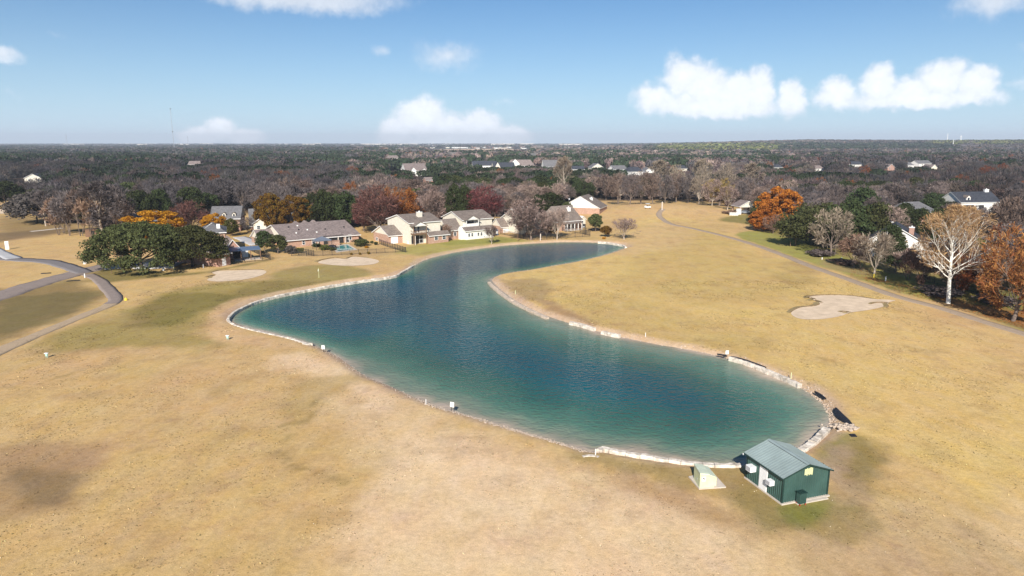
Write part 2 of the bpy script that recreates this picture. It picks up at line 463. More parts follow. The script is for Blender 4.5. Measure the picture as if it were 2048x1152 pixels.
def patch(pts, col, soft=6, amt=1.0, rag=.6, closed=True, seed=5):
    """a patch of ground whose outline was measured on the photograph"""
    poly = px_line(pts)
    if len(poly) > 2 and closed: poly = catmull(poly, True, 3)
    x0, y0 = poly.min(0) - soft * 2.5; x1, y1 = poly.max(0) + soft * 2.5
    m = (X > x0) & (X < x1) & (Y > y0) & (Y < y1)
    if not m.any(): return
    xs, ys = X[m], Y[m]
    d = sdf(xs, ys, poly) + (fbm(xs, ys, soft * 1.6, seed, 4) - .5) * soft * 2 * rag
    k = np.zeros(X.shape); k[m] = 1 - sstep(-soft * .5, soft * .5, d)
    blend(k * amt, col)
# right fairway: yellower, streaks of olive, paler ring by the water
patch([(1000,556),(1240,512),(1290,440),(1420,455),(1600,540),(2000,690),(2300,900),(2100,1100),(1700,800),(1300,690),(1080,620)], OLIVE * np.array((1.38,1.40,1.32)), 14, .6, .9, seed=51)
patch([(1340,440),(1420,460),(1600,560),(1500,610),(1330,600),(1240,560),(1300,500)], OLIVE * .98, 10, .5, .9, seed=52)
patch([(1130,600),(1250,590),(1380,640),(1560,690),(1480,720),(1300,680),(1180,640)], OLIVE * .85, 6, .35, 1, seed=53)
patch([(1060,596),(1110,600),(1180,640),(1200,655),(1150,645),(1090,622)], BROWN * 1.6, 3, .75, .8, seed=54)
patch([(1000,560),(1090,560),(1100,590),(1060,600),(1020,590)], (.27, .2, .11), 3, .6, .9, seed=55)
patch([(1235,478),(1330,440),(1400,470),(1290,510),(1240,505)], (.53, .38, .20), 8, .6, .8, seed=56)
patch([(1700,600),(1850,640),(2048,690),(2048,800),(1800,720),(1640,650)], GOLD * 1.1, 8, .5, .9, seed=57)
patch([(1560,560),(1600,575),(1640,560),(1640,530),(1560,520)], OLIVE * .75, 4, .5, .9, seed=60)
# near left turf
patch([(-80,590),(60,575),(150,558),(180,575),(215,602),(120,640),(0,690),(-150,740)], (.21, .16, .07), 5, .85, .8, seed=61)
patch([(0,600),(120,585),(190,592),(160,620),(60,655),(0,665)], (.115, .105, .045), 4, .55, 1, seed=62)
patch([(270,612),(330,590),(420,566),(520,560),(660,560),(620,575),(500,600),(440,625),(410,660),(440,690),(300,690),(120,700),(110,660)], GREEN * 1.35, 6, .68, 1.1, seed=63)
patch([(300,600),(400,585),(480,595),(430,620),(330,650),(270,640)], GREEN * .95, 4, .7, .9, seed=64)
patch([(415,655),(420,625),(460,600),(520,590),(470,620),(460,650),(490,665),(600,690),(560,698),(470,686),(430,680)], (.53, .37, .20), 1.6, .9, .35, seed=65)
patch([(540,548),(600,533),(680,530),(735,540),(735,552),(660,560),(560,560)], (.28, .235, .085), 3, .85, .3, seed=66)
patch([(520,565),(640,560),(700,556),(620,572),(520,590),(440,600)], (.16, .135, .05), 3, .5, .7, seed=67)
patch([(545,715),(600,705),(700,730),(780,790),(760,830),(680,780),(620,760),(570,745)], PALE, 3, .85, .9, seed=68)
patch([(640,770),(760,800),(900,850),(1000,900),(1050,1000),(900,1000),(740,930),(640,850)], PALE * .97, 6, .55, 1, seed=69)
patch([(600,760),(720,745),(700,775),(640,800),(590,850),(570,820)], OLIVE * .85, 3, .6, .9, seed=70)
patch([(-40,905),(120,885),(230,895),(190,950),(160,1020),(60,1030),(-60,1010)], (.27, .175, .11), 2.6, .6, .9, seed=71)
patch([(20,940),(140,950),(130,1010),(40,1000)], (.13, .095, .05), 1.5, .5, 1, seed=72)
patch([(1240,940),(1330,960),(1420,1010),(1520,1060),(1400,1060),(1260,1000)], (.36, .24, .15), 2, .6, 1, seed=73)
patch([(860,860),(1200,940),(1400,1030),(1500,1190),(700,1190),(760,950)], PALE * 1.05, 5, .7, 1, seed=74)
patch([(1500,1090),(2048,1000),(2100,1200),(1400,1200)], PALE, 6, .4, 1, seed=98)
patch([(1480,960),(1640,1010),(1760,960),(1740,880),(1700,870),(1660,930),(1760,1050),(1640,1080),(1500,1040)], (.20, .165, .06), 2, .8, .9, seed=75)
patch([(1560,1008),(1660,990),(1650,1040),(1600,1050)], (.165, .175, .04), 1.2, .8, .8, seed=76)
patch([(1630,880),(1700,868),(1680,920),(1650,930)], (.2, .19, .07), 1.2, .7, .8, seed=77)
patch([(1640,905),(1700,890),(1690,960),(1650,950)], (.40, .29, .21), 1.2, .55, 1, seed=78)
patch([(1660,960),(1730,960),(1740,1010),(1680,1010)], (.36, .26, .17), 1.2, .6, 1, seed=79)
patch([(1300,935),(1480,940),(1540,985),(1480,1000),(1380,985)], (.26, .2, .085), 1.5, .7, .9, seed=80)
patch([(1120,905),(1210,912),(1330,935),(1280,945),(1180,925)], (.24, .185, .08), 1.0, .6, .9, seed=81)
patch([(1620,1060),(1800,1020),(2000,1060),(2048,1152),(1600,1152)], (.38, .27, .14), 3, .5, 1, seed=82)
# lawns by the houses and green strip beside the trees on the right
patch([(820,492),(900,482),(985,472),(1060,482),(1000,489),(930,498),(860,512),(800,505)], LGREEN * 1.5 + GOLD * .2, 4, .75, .6, seed=83)
patch([(885,484),(980,474),(1040,480),(980,486),(900,490)], LGREEN * 1.5, 3, .6, .6, seed=84)
patch([(1440,440),(1500,450),(1560,480),(1650,520),(1760,560),(1900,610),(2060,670),(2300,760),(2300,560),(1900,520),(1600,470),(1500,430)], (.155, .155, .05), 3, .8, .5, seed=85)
patch([(1470,470),(1540,496),(1600,518),(1660,538),(1740,566),(1800,584),(1870,602),(1900,590),(1860,565),(1760,540),(1680,512),(1600,484),(1520,462)], LGREEN * 1.55 + TAN * .08, 2, .85, .5, seed=86)
patch([(1930,600),(2060,640),(2300,700),(2300,620),(2000,585),(1900,570)], LGREEN * 1.1, 4, .5, 1, seed=99)
patch([(1730,555),(1830,580),(1900,606),(2048,655),(2200,700),(2200,640),(1950,610),(1850,580)], (.27, .11, .04), 2.2, .75, 1.1, seed=87)
patch([(1640,515),(1700,528),(1760,545),(1720,550),(1660,535)], (.3, .2, .13), 2, .5, 1, seed=88)
patch([(170,548),(240,536),(380,546),(480,530),(560,515),(420,545),(300,556),(200,566)], (.115, .115, .035), 3, .75, .5, seed=89)  # shade of the live oaks painted into the grass colour
patch([(0,505),(60,480),(130,472),(200,480),(220,510),(150,520),(60,512)], GOLD * 1.0, 6, .8, .5, seed=90)
patch([(0,430),(120,440),(190,462),(60,470),(0,480)], (.22, .16, .075), 8, .8, .5, seed=91)
patch([(-60,470),(60,462),(120,460),(100,470),(20,480),(-60,490)], (.13, .095, .065), 4, .6, .6, seed=92)
patch([(500,470),(560,455),(480,455),(450,470),(500,500),(560,505)], OLIVE * .9, 6, .7, .6, seed=93)
patch([(590,497),(700,485),(740,495),(800,510),(640,513)], (.36, .26, .14), 4, .5, .6, seed=94)
# faint old ditch line in the turf
def streak(pts, col, w, amt, seed):
    poly = catmull(px_line(pts), False, 5)
    m = ZM; d = seg_dist(X[m], Y[m], poly, False) + (fbm(X[m], Y[m], 2.5, seed, 3) - .5) * w * 2.4
    k = np.zeros(X.shape); k[m] = 1 - sstep(w * .3, w, d); blend(k * amt, col)
streak([(636,797),(612,840),(570,850),(578,872),(548,900),(572,915),(580,930),(640,945),(690,970),(680,1010)], OLIVE * .62, .55, .6, 95)
streak([(0,775),(60,772),(110,757),(160,742)], OLIVE * .6, .5, .5, 96)
streak([(1500,692),(1560,700),(1640,716),(1690,730)], OLIVE * .7, .4, .45, 97)
blend((sstep(.60, .74, f3) * .22) * (SD > 3), BROWN * 1.2)
# strip along the water: bare pinkish gravel and straw
sh = np.clip(1 - sstep(.9, 2.2, SD + (f3 - .5) * 1.6), 0, 1); blend(sh * .8, (.46, .34, .24))
sh = np.clip(1 - sstep(.0, .5, SD), 0, 1); blend(sh * .6, (.50, .39, .30))
blend(sstep(0, -1.5, SD), (.55, .47, .37))
# wooded land: leaf litter under the trees
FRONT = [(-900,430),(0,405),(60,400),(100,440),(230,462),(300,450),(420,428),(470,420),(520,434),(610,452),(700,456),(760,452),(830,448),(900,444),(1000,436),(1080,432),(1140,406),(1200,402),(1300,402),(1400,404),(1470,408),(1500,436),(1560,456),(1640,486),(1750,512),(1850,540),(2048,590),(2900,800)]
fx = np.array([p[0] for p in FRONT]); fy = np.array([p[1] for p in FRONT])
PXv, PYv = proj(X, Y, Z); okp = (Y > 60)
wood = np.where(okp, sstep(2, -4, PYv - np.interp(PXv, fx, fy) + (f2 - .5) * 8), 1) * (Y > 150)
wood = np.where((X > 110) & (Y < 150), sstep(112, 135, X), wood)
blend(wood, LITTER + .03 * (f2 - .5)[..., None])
dist = np.hypot(X, Y)
blend(sstep(2600, 4200, dist) * .8, (.055, .062, .045))
blend(sstep(.55, .62, fbm(X, Y, 900, 101)) * sstep(3000, 5000, dist) * .8, (.20, .19, .15))
site = px_line([(858,306),(880,299),(1010,297),(1060,301),(1000,305),(900,309)])
blend(1 - sstep(-30, 30, sdf(X, Y, site) + (f1 - .5) * 60), (.56, .43, .32))
blend(((1 - sstep(-15, 15, sdf(X, Y, px_line([(905,309),(960,302),(975,303),(935,310)]))))) * .8, (.30, .28, .27))

nyv, nxv = X.shape
idx = np.arange(nyv * nxv).reshape(nyv, nxv)
Fq = np.stack([idx[:-1, :-1], idx[:-1, 1:], idx[1:, 1:], idx[1:, :-1]], -1).reshape(-1, 4)
def ground_mat():
    m, nt = nm('dormant_turf'); n = N(nt)
    pos = world_pos(n)
    base = n('ShaderNodeAttribute', attribute_name='tint').outputs['Color']
    st = n('ShaderNodeMapping', {'Vector': pos, 'Scale': (1, .55, 1), 'Rotation': (0, 0, .25)}).outputs[0]
    a = n.noise(st, .28, 6, .68); b = n.noise(pos, 1.7, 5, .7); c = n.noise(pos, 9, 4, .7)
    f = n.math('ADD', n.math('ADD', n.mapr(a, .3, .7, -.09, .09), n.mapr(b, .3, .7, -.14, .14)), n.mapr(c, .25, .75, -.2, .2))
    col = n.scale_col(base, n.math('ADD', 1.0, f))
    hv = n.mapr(n.noise(pos, .09, 4, .6), .3, .7, .494, .506)
    sat = n.mapr(n.noise(st, .6, 4, .6), .3, .7, .93, 1.06)
    col = n('ShaderNodeHueSaturation', {'Color': col, 'Hue': hv, 'Saturation': sat}).outputs[0]
    pk = n.math('MULTIPLY', n.mapr(n.noise(pos, .33, 6, .72, .6), .50, .66, 0, .6), n.mapr(n.noise(pos, .05, 3, .5), .42, .6, .15, 1.0))
    pinkish = n('ShaderNodeVectorMath', {0: col, 1: (.80, .74, .86)}, operation='MULTIPLY').outputs[0]
    col = n.mix(pk, col, pinkish)
    tuft = n.mapr(n.noise(pos, 2.3, 7, .85, .5), .55, .66, 0, .7)
    col = n.mix(tuft, col, n('ShaderNodeVectorMath', {0: col, 1: (.60, .62, .50)}, operation='MULTIPLY').outputs[0])
    pale = n.mapr(n.noise(st, 3.1, 6, .8, .3), .58, .70, 0, .5)
    col = n.mix(pale, col, n.scale_col(col, 1.28))
    bp = n('ShaderNodeBump', {'Height': n.math('ADD', n.math('MULTIPLY', b, .7), n.math('MULTIPLY', c, .35)), 'Strength': .55, 'Distance': .12})
    p = n('ShaderNodeBsdfPrincipled', {'Base Color': col, 'Roughness': .95, 'Specular IOR Level': .08, 'Normal': bp.outputs[0]})
    n('ShaderNodeOutputMaterial', {0: p.outputs[0]}); return m
g = link('ground', npmesh('ground', np.stack([X, Y, Z], -1).reshape(-1, 3), Fq, [ground_mat()], True,
         {'tint': ('POINT', 'FLOAT_COLOR', np.clip(C * [1.045, .985, .93], 0, 1).reshape(-1, 3))}))
g['kind'] = 'structure'

# ---- water ----
wx = np.arange(POND[:, 0].min() - 1, POND[:, 0].max() + 1.5, .7); wy = np.arange(POND[:, 1].min() - 1, POND[:, 1].max() + 1.5, .7)
WX, WY = np.meshgrid(wx, wy); WS = sdf(WX, WY, POND)
keep = WS < 1.0
wi = np.arange(WX.size).reshape(WX.shape)
q = np.stack([wi[:-1, :-1], wi[:-1, 1:], wi[1:, 1:], wi[1:, :-1]], -1).reshape(-1, 4)
q = q[keep.ravel()[q].any(1)]
used = np.unique(q); mp = np.full(WX.size, -1); mp[used] = np.arange(len(used)); q = mp[q]
wv = np.stack([WX, WY, np.full_like(WX, WZ)], -1).reshape(-1, 3)[used]
ws = np.clip(-WS.ravel()[used], 0, 60)
steep = 1 + 2.2 * sstep(120, 185, wv[:, 1]) + 1.6 * sstep(-18, -30, wv[:, 0]) * sstep(75, 95, wv[:, 1])   # left wall drops off faster; far arm's sky reflection painted as deep-water blue
ws = ws * steep
def water_mat():
    m, nt = nm('pond_water'); n = N(nt)
    pos = world_pos(n); s = n('ShaderNodeAttribute', attribute_name='shore').outputs['Fac']
    s = n.math('ADD', s, n.mapr(n.noise(pos, .10, 4, .6), .3, .7, -1.6, 1.6))
    # water's own colour by depth: silty edge, green shelf, blue-teal deep
    deep = n.ramp(n.math('DIVIDE', s, 26.0), [(0, (.56, .45, .36)), (.03, (.36, .33, .25)), (.07, (.18, .22, .16)), (.18, (.07, .16, .115)), (.36, (.022, .100, .084)), (.58, (.004, .074, .092)), (.95, (.001, .054, .086))])
    pat = n.mapr(n.noise(pos, .035, 3, .5), .35, .65, .85, 1.15)
    deep = n.scale_col(deep, pat)
    # wind ripples
    mp1 = n('ShaderNodeMapping', {'Vector': pos, 'Rotation': (0, 0, R(-28)), 'Scale': (.62, 1.0, 1)}).outputs[0]
    r1 = n.noise(mp1, 1.7, 2, .55, .4); r2 = n.noise(mp1, 3.4, 2, .5, .3)
    wind = n.mapr(s, 0, 9, .35, 1.0)
    h = n.math('MULTIPLY', n.math('ADD', r1, n.math('MULTIPLY', r2, .35)), wind)
    bp = n('ShaderNodeBump', {'Height': h, 'Strength': 1.0, 'Distance': .36})
    p = n('ShaderNodeBsdfPrincipled', {'Base Color': deep, 'Roughness': .10, 'IOR': 1.33, 'Specular IOR Level': .16, 'Normal': bp.outputs[0]})
    tr = n('ShaderNodeBsdfTransparent', {0: (.86, .9, .86, 1)})
    # the bed shows through in the first metre or two
    fac = n.mapr(s, .2, 2.4, .7, 1.0)
    mx = n('ShaderNodeMixShader', {0: fac, 1: tr.outputs[0], 2: p.outputs[0]})
    n('ShaderNodeOutputMaterial', {0: mx.outputs[0]}); return m
w = link('water', npmesh('water', wv, q, [water_mat()], True, {'shore': ('POINT', 'FLOAT', ws)}))
w['kind'] = 'structure'

# ---- paths ----
def ribbon(name, pts, width, m, off=.035, step=1.2):
    P = catmull(px_line(pts), False, 8)
    seg = np.hypot(*np.diff(P, axis=0).T); cum = np.r_[0, np.cumsum(seg)]
    t = np.arange(0, cum[-1], step); Pq = np.stack([np.interp(t, cum, P[:, 0]), np.interp(t, cum, P[:, 1])], 1)
    T = np.gradient(Pq, axis=0); T /= np.linalg.norm(T, axis=1)[:, None]; Nn = np.stack([-T[:, 1], T[:, 0]], 1)
    wd = np.interp(t / cum[-1], np.linspace(0, 1, len(width)), width) if hasattr(width, '__len__') else np.full(len(t), width)
    wd = wd * (1 + .05 * np.sin(t * .7) + .04 * np.sin(t * 1.9 + 1))
    rows = []
    for k in (-.5, -.25, 0, .25, .5):
        q = Pq + Nn * (wd * k)[:, None]; z = hgt(q[:, 0], q[:, 1]) + off + (.0 if abs(k) == .5 else .02)
        rows.append(np.c_[q, z])
    # short sides down into the turf
    lo0 = rows[0].copy(); lo0[:, 2] -= .12; lo1 = rows[-1].copy(); lo1[:, 2] -= .12
    rows = [lo0] + rows + [lo1]
    V = np.stack(rows, 1); n, k = V.shape[:2]; ii = np.arange(n * k).reshape(n, k)
    F = np.stack([ii[:-1, :-1], ii[:-1, 1:], ii[1:, 1:], ii[1:, :-1]], -1).reshape(-1, 4)[:, ::-1]
    o = link(name, npmesh(name, V.reshape(-1, 3), F, [m], False)); o['kind'] = 'structure'; return o
def path_mat(name, a, b):
    m, nt = nm(name); n = N(nt); pos = world_pos(n)
    f = n.noise(pos, .5, 6, .7); g2 = n.noise(pos, 6, 3, .7)
    c = n.mix(f, a, b); c = n.scale_col(c, n.mapr(g2, .3, .7, .85, 1.12))
    crack = n('ShaderNodeTexVoronoi', {'Vector': pos, 'Scale': .35}, feature='DISTANCE_TO_EDGE').outputs['Distance']
    c = n.mix(n.mapr(crack, .0, .02, .5, 0), c, n.scale_col(c, .5))
    p = n('ShaderNodeBsdfPrincipled', {'Base Color': c, 'Roughness': .95, 'Specular IOR Level': .1})
    n('ShaderNodeOutputMaterial', {0: p.outputs[0]}); return m
pm = path_mat('worn_path', (.22, .175, .155), (.31, .25, .215)); pm2 = path_mat('dusty_path', (.32, .245, .18), (.41, .31, .225)); pm4 = path_mat('pale_dirt_track', (.37, .275, .185), (.45, .335, .22)); pm3 = path_mat('grey_asphalt', (.165, .15, .15), (.23, .205, .20))
ribbon('cart_path', [(1326,418),(1318,427),(1322,436),(1345,449),(1380,456),(1440,470),(1500,487),(1560,508),(1620,532),(1700,560),(1790,592),(1880,616),(1960,641),(2060,672),(2300,748)], [2.2, 2.3, 2.4, 2.4], pm2)
ribbon('road', [(-160,640),(-60,610),(0,592),(60,572),(120,555),(170,542),(215,531),(262,524)], [6.5, 6.5, 6, 6], pm)
ribbon('path', [(176,549),(198,560),(215,577),(227,590),(231,600),(222,608)], [2.6, 2.7, 2.8, 2.5], pm, .065)
ribbon('dirt_track', [(232,601),(215,612),(170,630),(110,655),(50,680),(0,702),(-80,740)], [2.5, 2.3, 2.3, 2.8, 3.6], pm4, .04)
ribbon('path', [(-60,512),(0,517),(50,520),(95,523),(125,530),(150,538),(170,546)], [4.5, 4.5, 4], pm3, .055)
ribbon('driveway', [(205,536),(260,531),(310,531),(364,530)], [6, 8, 9.5, 9.5], M['drive'], .07)
ribbon('path', [(-20,492),(0,505),(30,518)], [3, 4], M['drive'], .075)
ribbon('path', [(60,463),(90,460),(125,456)], 2.0, M['conc'], .03)
ribbon('driveway', [(478,474),(492,479),(506,485),(520,490)], [4, 5, 5], M['drive'], .04)

# ---- sand bunkers with grassy soil lips ----
def bunker(pts, lips, label):
    P = catmull(px_line(pts), True, 5); c = P.mean(0)
    rings = [P, c + (P - c) * .93, c + (P - c) * .6]
    V = []; zz = [.03, -.0, .02]
    for rr, z in zip(rings, (.035, .02, .012)): V += [(x, y, float(hgt(x, y)) + z + .02) for x, y in rr]
    n = len(P); V.append((*c, float(hgt(*c)) + .03))
    F = []; 
    for k in range(2):
        for i in range(n): j = (i + 1) % n; F.append((k*n+i, k*n+j, (k+1)*n+j, (k+1)*n+i))
    for i in range(n): F.append((2*n+i, 2*n+(i+1) % n, 3*n))
    me = bpy.data.meshes.new('sand_bunker'); me.from_pydata(V, [], F); me.materials.append(M['sand']); me.update()
    o = link('sand_bunker', me); o['kind'] = 'structure'
    for i, lp in enumerate(lips):
        L = catmull(px_line(lp), False, 6); mb = MB(); m = len(L)
        for i in range(m - 1):
            f0 = math.sin(math.pi * min(1, max(0, i / (m - 1)))) ** .5; f1 = math.sin(math.pi * (i + 1) / (m - 1)) ** .5 if i + 1 < m - 1 else 0
            a, b = L[i], L[i+1]; d = (b - a) / np.linalg.norm(b - a); nn = np.array([-d[1], d[0]])
            if nn[1] < 0: nn = -nn
            za, zb = float(hgt(*a)), float(hgt(*b)); h0, h1 = .03 + .2 * f0, .03 + .2 * f1
            a2, b2, a3, b3 = a + nn * .18, b + nn * .18, a + nn * 1.2, b + nn * 1.2
            mb.poly([(*a, za + .02), (*b, zb + .02), (*b2, zb + h1), (*a2, za + h0)], 0)
            mb.poly([(*a2, za + h0), (*b2, zb + h1), (*b3, zb - .02), (*a3, za - .02)], 1)
        lo = mb.build('bunker_lip', [M['soil'], TURFM]); lo['kind'] = 'structure'
TURFM = mat('lip_turf', (.30, .22, .10), .2, .8, .95)
bunker([(1582,627),(1600,616),(1628,613),(1640,608),(1626,600),(1620,594),(1650,591),(1700,592),(1745,598),(1790,601),(1778,605),(1772,612),(1740,620),(1700,626),(1680,633),(1640,639),(1600,638)],
       [[(1580,626),(1600,616),(1628,613),(1640,608),(1626,600),(1619,594),(1650,591),(1700,592),(1745,598)], [(1742,609),(1755,606),(1772,607),(1778,612),(1774,616)], [(1682,625),(1690,624),(1697,627)]], '')
bunker([(414,560),(422,555),(432,550),(424,546),(440,542),(480,541),(520,540),(533,544),(520,552),(490,559),(450,563),(425,563)],
       [[(415,557),(418,554),(432,550)], [(422,546),(440,541),(470,540),(478,541),(500,540),(526,540)]], '')
bunker([(637,526),(645,521),(670,517),(690,518),(705,514),(735,516),(758,522),(745,529),(700,532),(660,530)],
       [[(635,524),(645,520),(670,516),(692,518),(706,514),(735,516)]], '')
bunker([(-60,424),(-20,419),(10,418),(30,420),(34,424),(15,427),(-40,428)], [[(-40,419),(0,417),(30,419)]], '')
# ---------------- stone edging and shore rocks ----------------
def stone_wall(pts, label, w=.6, top=.08, bot=-.62, step=1.5, close=.04, mt='stone'):
    P = catmull(px_line(pts, 0), False, 8)
    seg = np.hypot(*np.diff(P, axis=0).T); cum = np.r_[0, np.cumsum(seg)]
    mb = MB(); t = 0; r = random.Random(len(pts))
    while t < cum[-1] - .3:
        L = min(step * r.uniform(.6, 1.35), cum[-1] - t); sub = max(2, int(L / .35))
        tt = np.linspace(t, t + L - close, sub + 1)
        px_, py_ = np.interp(tt, cum, P[:, 0]), np.interp(tt, cum, P[:, 1])
        dz = r.uniform(-.05, .05); dw = r.uniform(-.05, .05); rows = []
        for i in range(sub + 1):
            a = max(0, i - 1); b = min(sub, i + 1); d = Vector((px_[b] - px_[a], py_[b] - py_[a], 0)).normalized(); nn = Vector((-d.y, d.x, 0))
            c = Vector((px_[i], py_[i], 0)); hw = (w + dw) / 2 + r.uniform(-.035, .035); z = top + dz + r.uniform(-.03, .03)
            ch = .07
            rows.append([c - nn * hw + Vector((0, 0, bot)), c - nn * hw + Vector((0, 0, z - ch)), c - nn * (hw - ch) + Vector((0, 0, z)),
                         c + nn * (hw - ch) + Vector((0, 0, z + r.uniform(-.02, .02))), c + nn * hw + Vector((0, 0, z - ch)), c + nn * hw + Vector((0, 0, bot))])
        vs = [p for row in rows for p in row]; fs = []
        for i in range(sub):
            for k in range(5): fs.append((i*6+k, (i+1)*6+k, (i+1)*6+k+1, i*6+k+1))
        fs.append(tuple(range(6))[::-1]); fs.append(tuple(sub*6+k for k in range(6)))
        mb.mesh(vs, fs); t += L
    o = base_at_origin(mb.build('stone_wall', M[mt])); tag(o, label, 'wall'); return o
stone_wall([(826,531),(808,541),(795,549),(782,553),(750,557.5),(700,564.5),(650,573),(600,582),(560,590),(520,600),(490,612),(468,624),(458,634),(457,642),(470,650),(500,659),(540,668),(580,677),(612,687)],
           'long curved pale stone wall round the left tip of the pond', .52, .06)
stone_wall([(608,687),(618,688.5),(622,686)], 'short angled stone block at the end of the curved pond wall', .8, .05)
stone_wall([(1198,902),(1206,897),(1222,901),(1262,908),(1300,914),(1340,921),(1380,927),(1410,930),(1450,932),(1482,932)], 'white stone wall along the near shore behind the pale green cabinet', .62, .16)
stone_wall([(1601,903),(1615,893),(1630,882),(1642,870),(1653,858)], 'short white stone wall on the shore to the right of the green pump house', .8, .2, step=.9)
stone_wall([(1165,913),(1180,911),(1200,914)], 'low white ledge stones at the near shore gap', .5, .03, step=.7)
stone_wall([(1196,484),(1215,485),(1234,488),(1247,491),(1252,495)], 'thin pale stone kerb round the far tip of the pond', .6, .1)
stone_wall([(1140,643),(1160,647),(1176,652),(1190,656)], 'pale stone edging on the far bank below the brown patch', .7, .05, step=1.1)
stone_wall([(1204,662),(1222,666),(1240,670)], 'second run of pale edging stones on the far bank', .6, .02, step=1.)
stone_wall([(978,562),(985,570),(1003,585),(1028,602),(1050,613),(1075,624),(1095,633)], 'pale rubble edging along the point of the far bank', .8, -.12, step=.8, mt='rock')
stone_wall([(1459,714),(1490,722),(1516,732),(1545,744),(1575,757),(1600,769)], 'bright white stone edging on the right bank by the white sign', .6, .06, step=1.0)
# black pond liner showing behind the right bank edging
for pts, lab in (([(1434,709),(1446,711),(1452,713)], 'short black pond liner edge left of the white sign'),
                 ([(1462,714),(1480,718),(1505,726),(1532,736)], 'black pond liner edge right of the white sign'),
                 ([(1629,784),(1640,790),(1652,799)], 'black liner patch on the upper right bank'),
                 ([(1671,817),(1680,830),(1692,842),(1704,853)], 'wide black liner patch beside the rubble heap')):
    P = catmull(px_line(pts, 0), False, 5); mb = MB(); wd = .2 if 'wide' not in lab else .55
    n = len(P); V = []; F = []
    for i, p in enumerate(P):
        d = P[min(i+1, n-1)] - P[max(i-1, 0)]; d /= np.linalg.norm(d); nn = np.array([-d[1], d[0]]); nn = nn if nn[0] + nn[1] > 0 else -nn
        f = math.sin(math.pi * (i + .3) / (n - .4)) ** .6; w_ = wd * max(.15, f)
        for a, z in ((-w_, -.02), (-w_ * .5, .14 + .05 * math.sin(i * 2.1)), (w_ * .5, .16), (w_, -.01)): V.append((p[0] + nn[0] * a, p[1] + nn[1] * a, z))
    for i in range(n - 1):
        for k in range(3): F.append((i*4+k, (i+1)*4+k, (i+1)*4+k+1, i*4+k+1))
    mb.mesh(V, F); tag(base_at_origin(mb.build('pond_liner', M['black'])), lab, 'pond liner')

def rock_proto(seed):
    bm = bmesh.new(); bmesh.ops.create_icosphere(bm, subdivisions=1, radius=1.0); r = random.Random(seed)
    for v in bm.verts: v.co *= r.uniform(.7, 1.15); v.co.z *= .6
    V = np.array([v.co[:] for v in bm.verts]); F = np.array([[v.index for v in f.verts] for f in bm.faces]); bm.free(); return V, F
RP = [rock_proto(i) for i in range(5)]
def rocks(name, spots, label):
    Vs, Fs, b = [], [], 0
    for (x, y, z, s) in spots:
        V, F = RP[rng.integers(5)]; a = rng.random() * 6.28; c, d = math.cos(a), math.sin(a)
        q = V * s * rng.uniform(.7, 1.3, 3); q = np.c_[q[:, 0] * c - q[:, 1] * d, q[:, 0] * d + q[:, 1] * c, q[:, 2]] + (x, y, z)
        Vs.append(q); Fs.append(F + b); b += len(V)
    o = link(name, npmesh(name, np.concatenate(Vs), np.concatenate(Fs), [M['rock'] if 'far' not in label else M['stone']])); o['kind'] = 'stuff'; o['label'] = label; return o
out_ = []
def SDI(x, y):
    i = min(max(np.searchsorted(gx, x) - 1, 0), len(gx) - 2); j = min(max(np.searchsorted(gy, y) - 1, 0), len(gy) - 2); fx_ = (x - gx[i]) / (gx[i+1] - gx[i]); fy_ = (y - gy[j]) / (gy[j+1] - gy[j])
    return (SD[j, i] * (1-fx_) + SD[j, i+1] * fx_) * (1-fy_) + (SD[j+1, i] * (1-fx_) + SD[j+1, i+1] * fx_) * fy_
def shore_spots(pts, n, spread, smin, smax, z0=-.4):
    P = catmull(px_line(pts, -.3), False, 8); seg = np.hypot(*np.diff(P, axis=0).T); cum = np.r_[0, np.cumsum(seg)]; out = []
    for _ in range(n):
        t = rng.random() * cum[-1]; x = np.interp(t, cum, P[:, 0]) + rng.normal() * spread; y = np.interp(t, cum, P[:, 1]) + rng.normal() * spread
        s = smin + (smax - smin) * rng.random() ** 3
        out_.append(0)
        if not -.15 < float(SDI(x, y)) < 1.4: continue
        z0 = WZ + .5 * min(1, max(0, float(SDI(x, y)) / 1.2)) - .08
        out.append((x, y, z0 + .12 * rng.random(), s))
    return out
sp = []
sp += shore_spots([(622,690),(655,704),(700,732),(740,757),(790,778),(830,796)], 900, .7, .03, .11)
sp += shore_spots([(830,797),(880,815),(930,830),(1000,852),(1060,870),(1110,884),(1150,898),(1180,906)], 4200, .8, .03, .13)
sp += shore_spots([(985,562),(992,572),(1010,590),(1035,605),(1065,620),(1100,636),(1140,648),(1200,664),(1260,678),(1320,690),(1380,701),(1440,713)], 3600, .8, .04, .15)
sp += shore_spots([(1440,714),(1490,729),(1540,750),(1590,772),(1625,795),(1650,820),(1664,845)], 4200, .8, .04, .16)
sp += shore_spots([(1250,493),(1200,484),(1100,483.5),(1000,491),(920,502),(850,519),(825,531)], 1300, .7, .06, .18)
sp += shore_spots([(1232,503),(1150,525),(1060,541),(1000,550)], 160, .4, .08, .25)
rocks('shore_rocks', sp, 'loose rocks and gravel along the edge of the pond')
hp = at(1690, 856)
tag(rocks('rubble_heap', [(hp.x + rng.normal() * .75, hp.y + rng.normal() * .4, -.05 + .2 * rng.random(), rng.uniform(.1, .3)) for _ in range(130)], 'heap of broken white rubble at the end of the black liner'), cat='rubble')

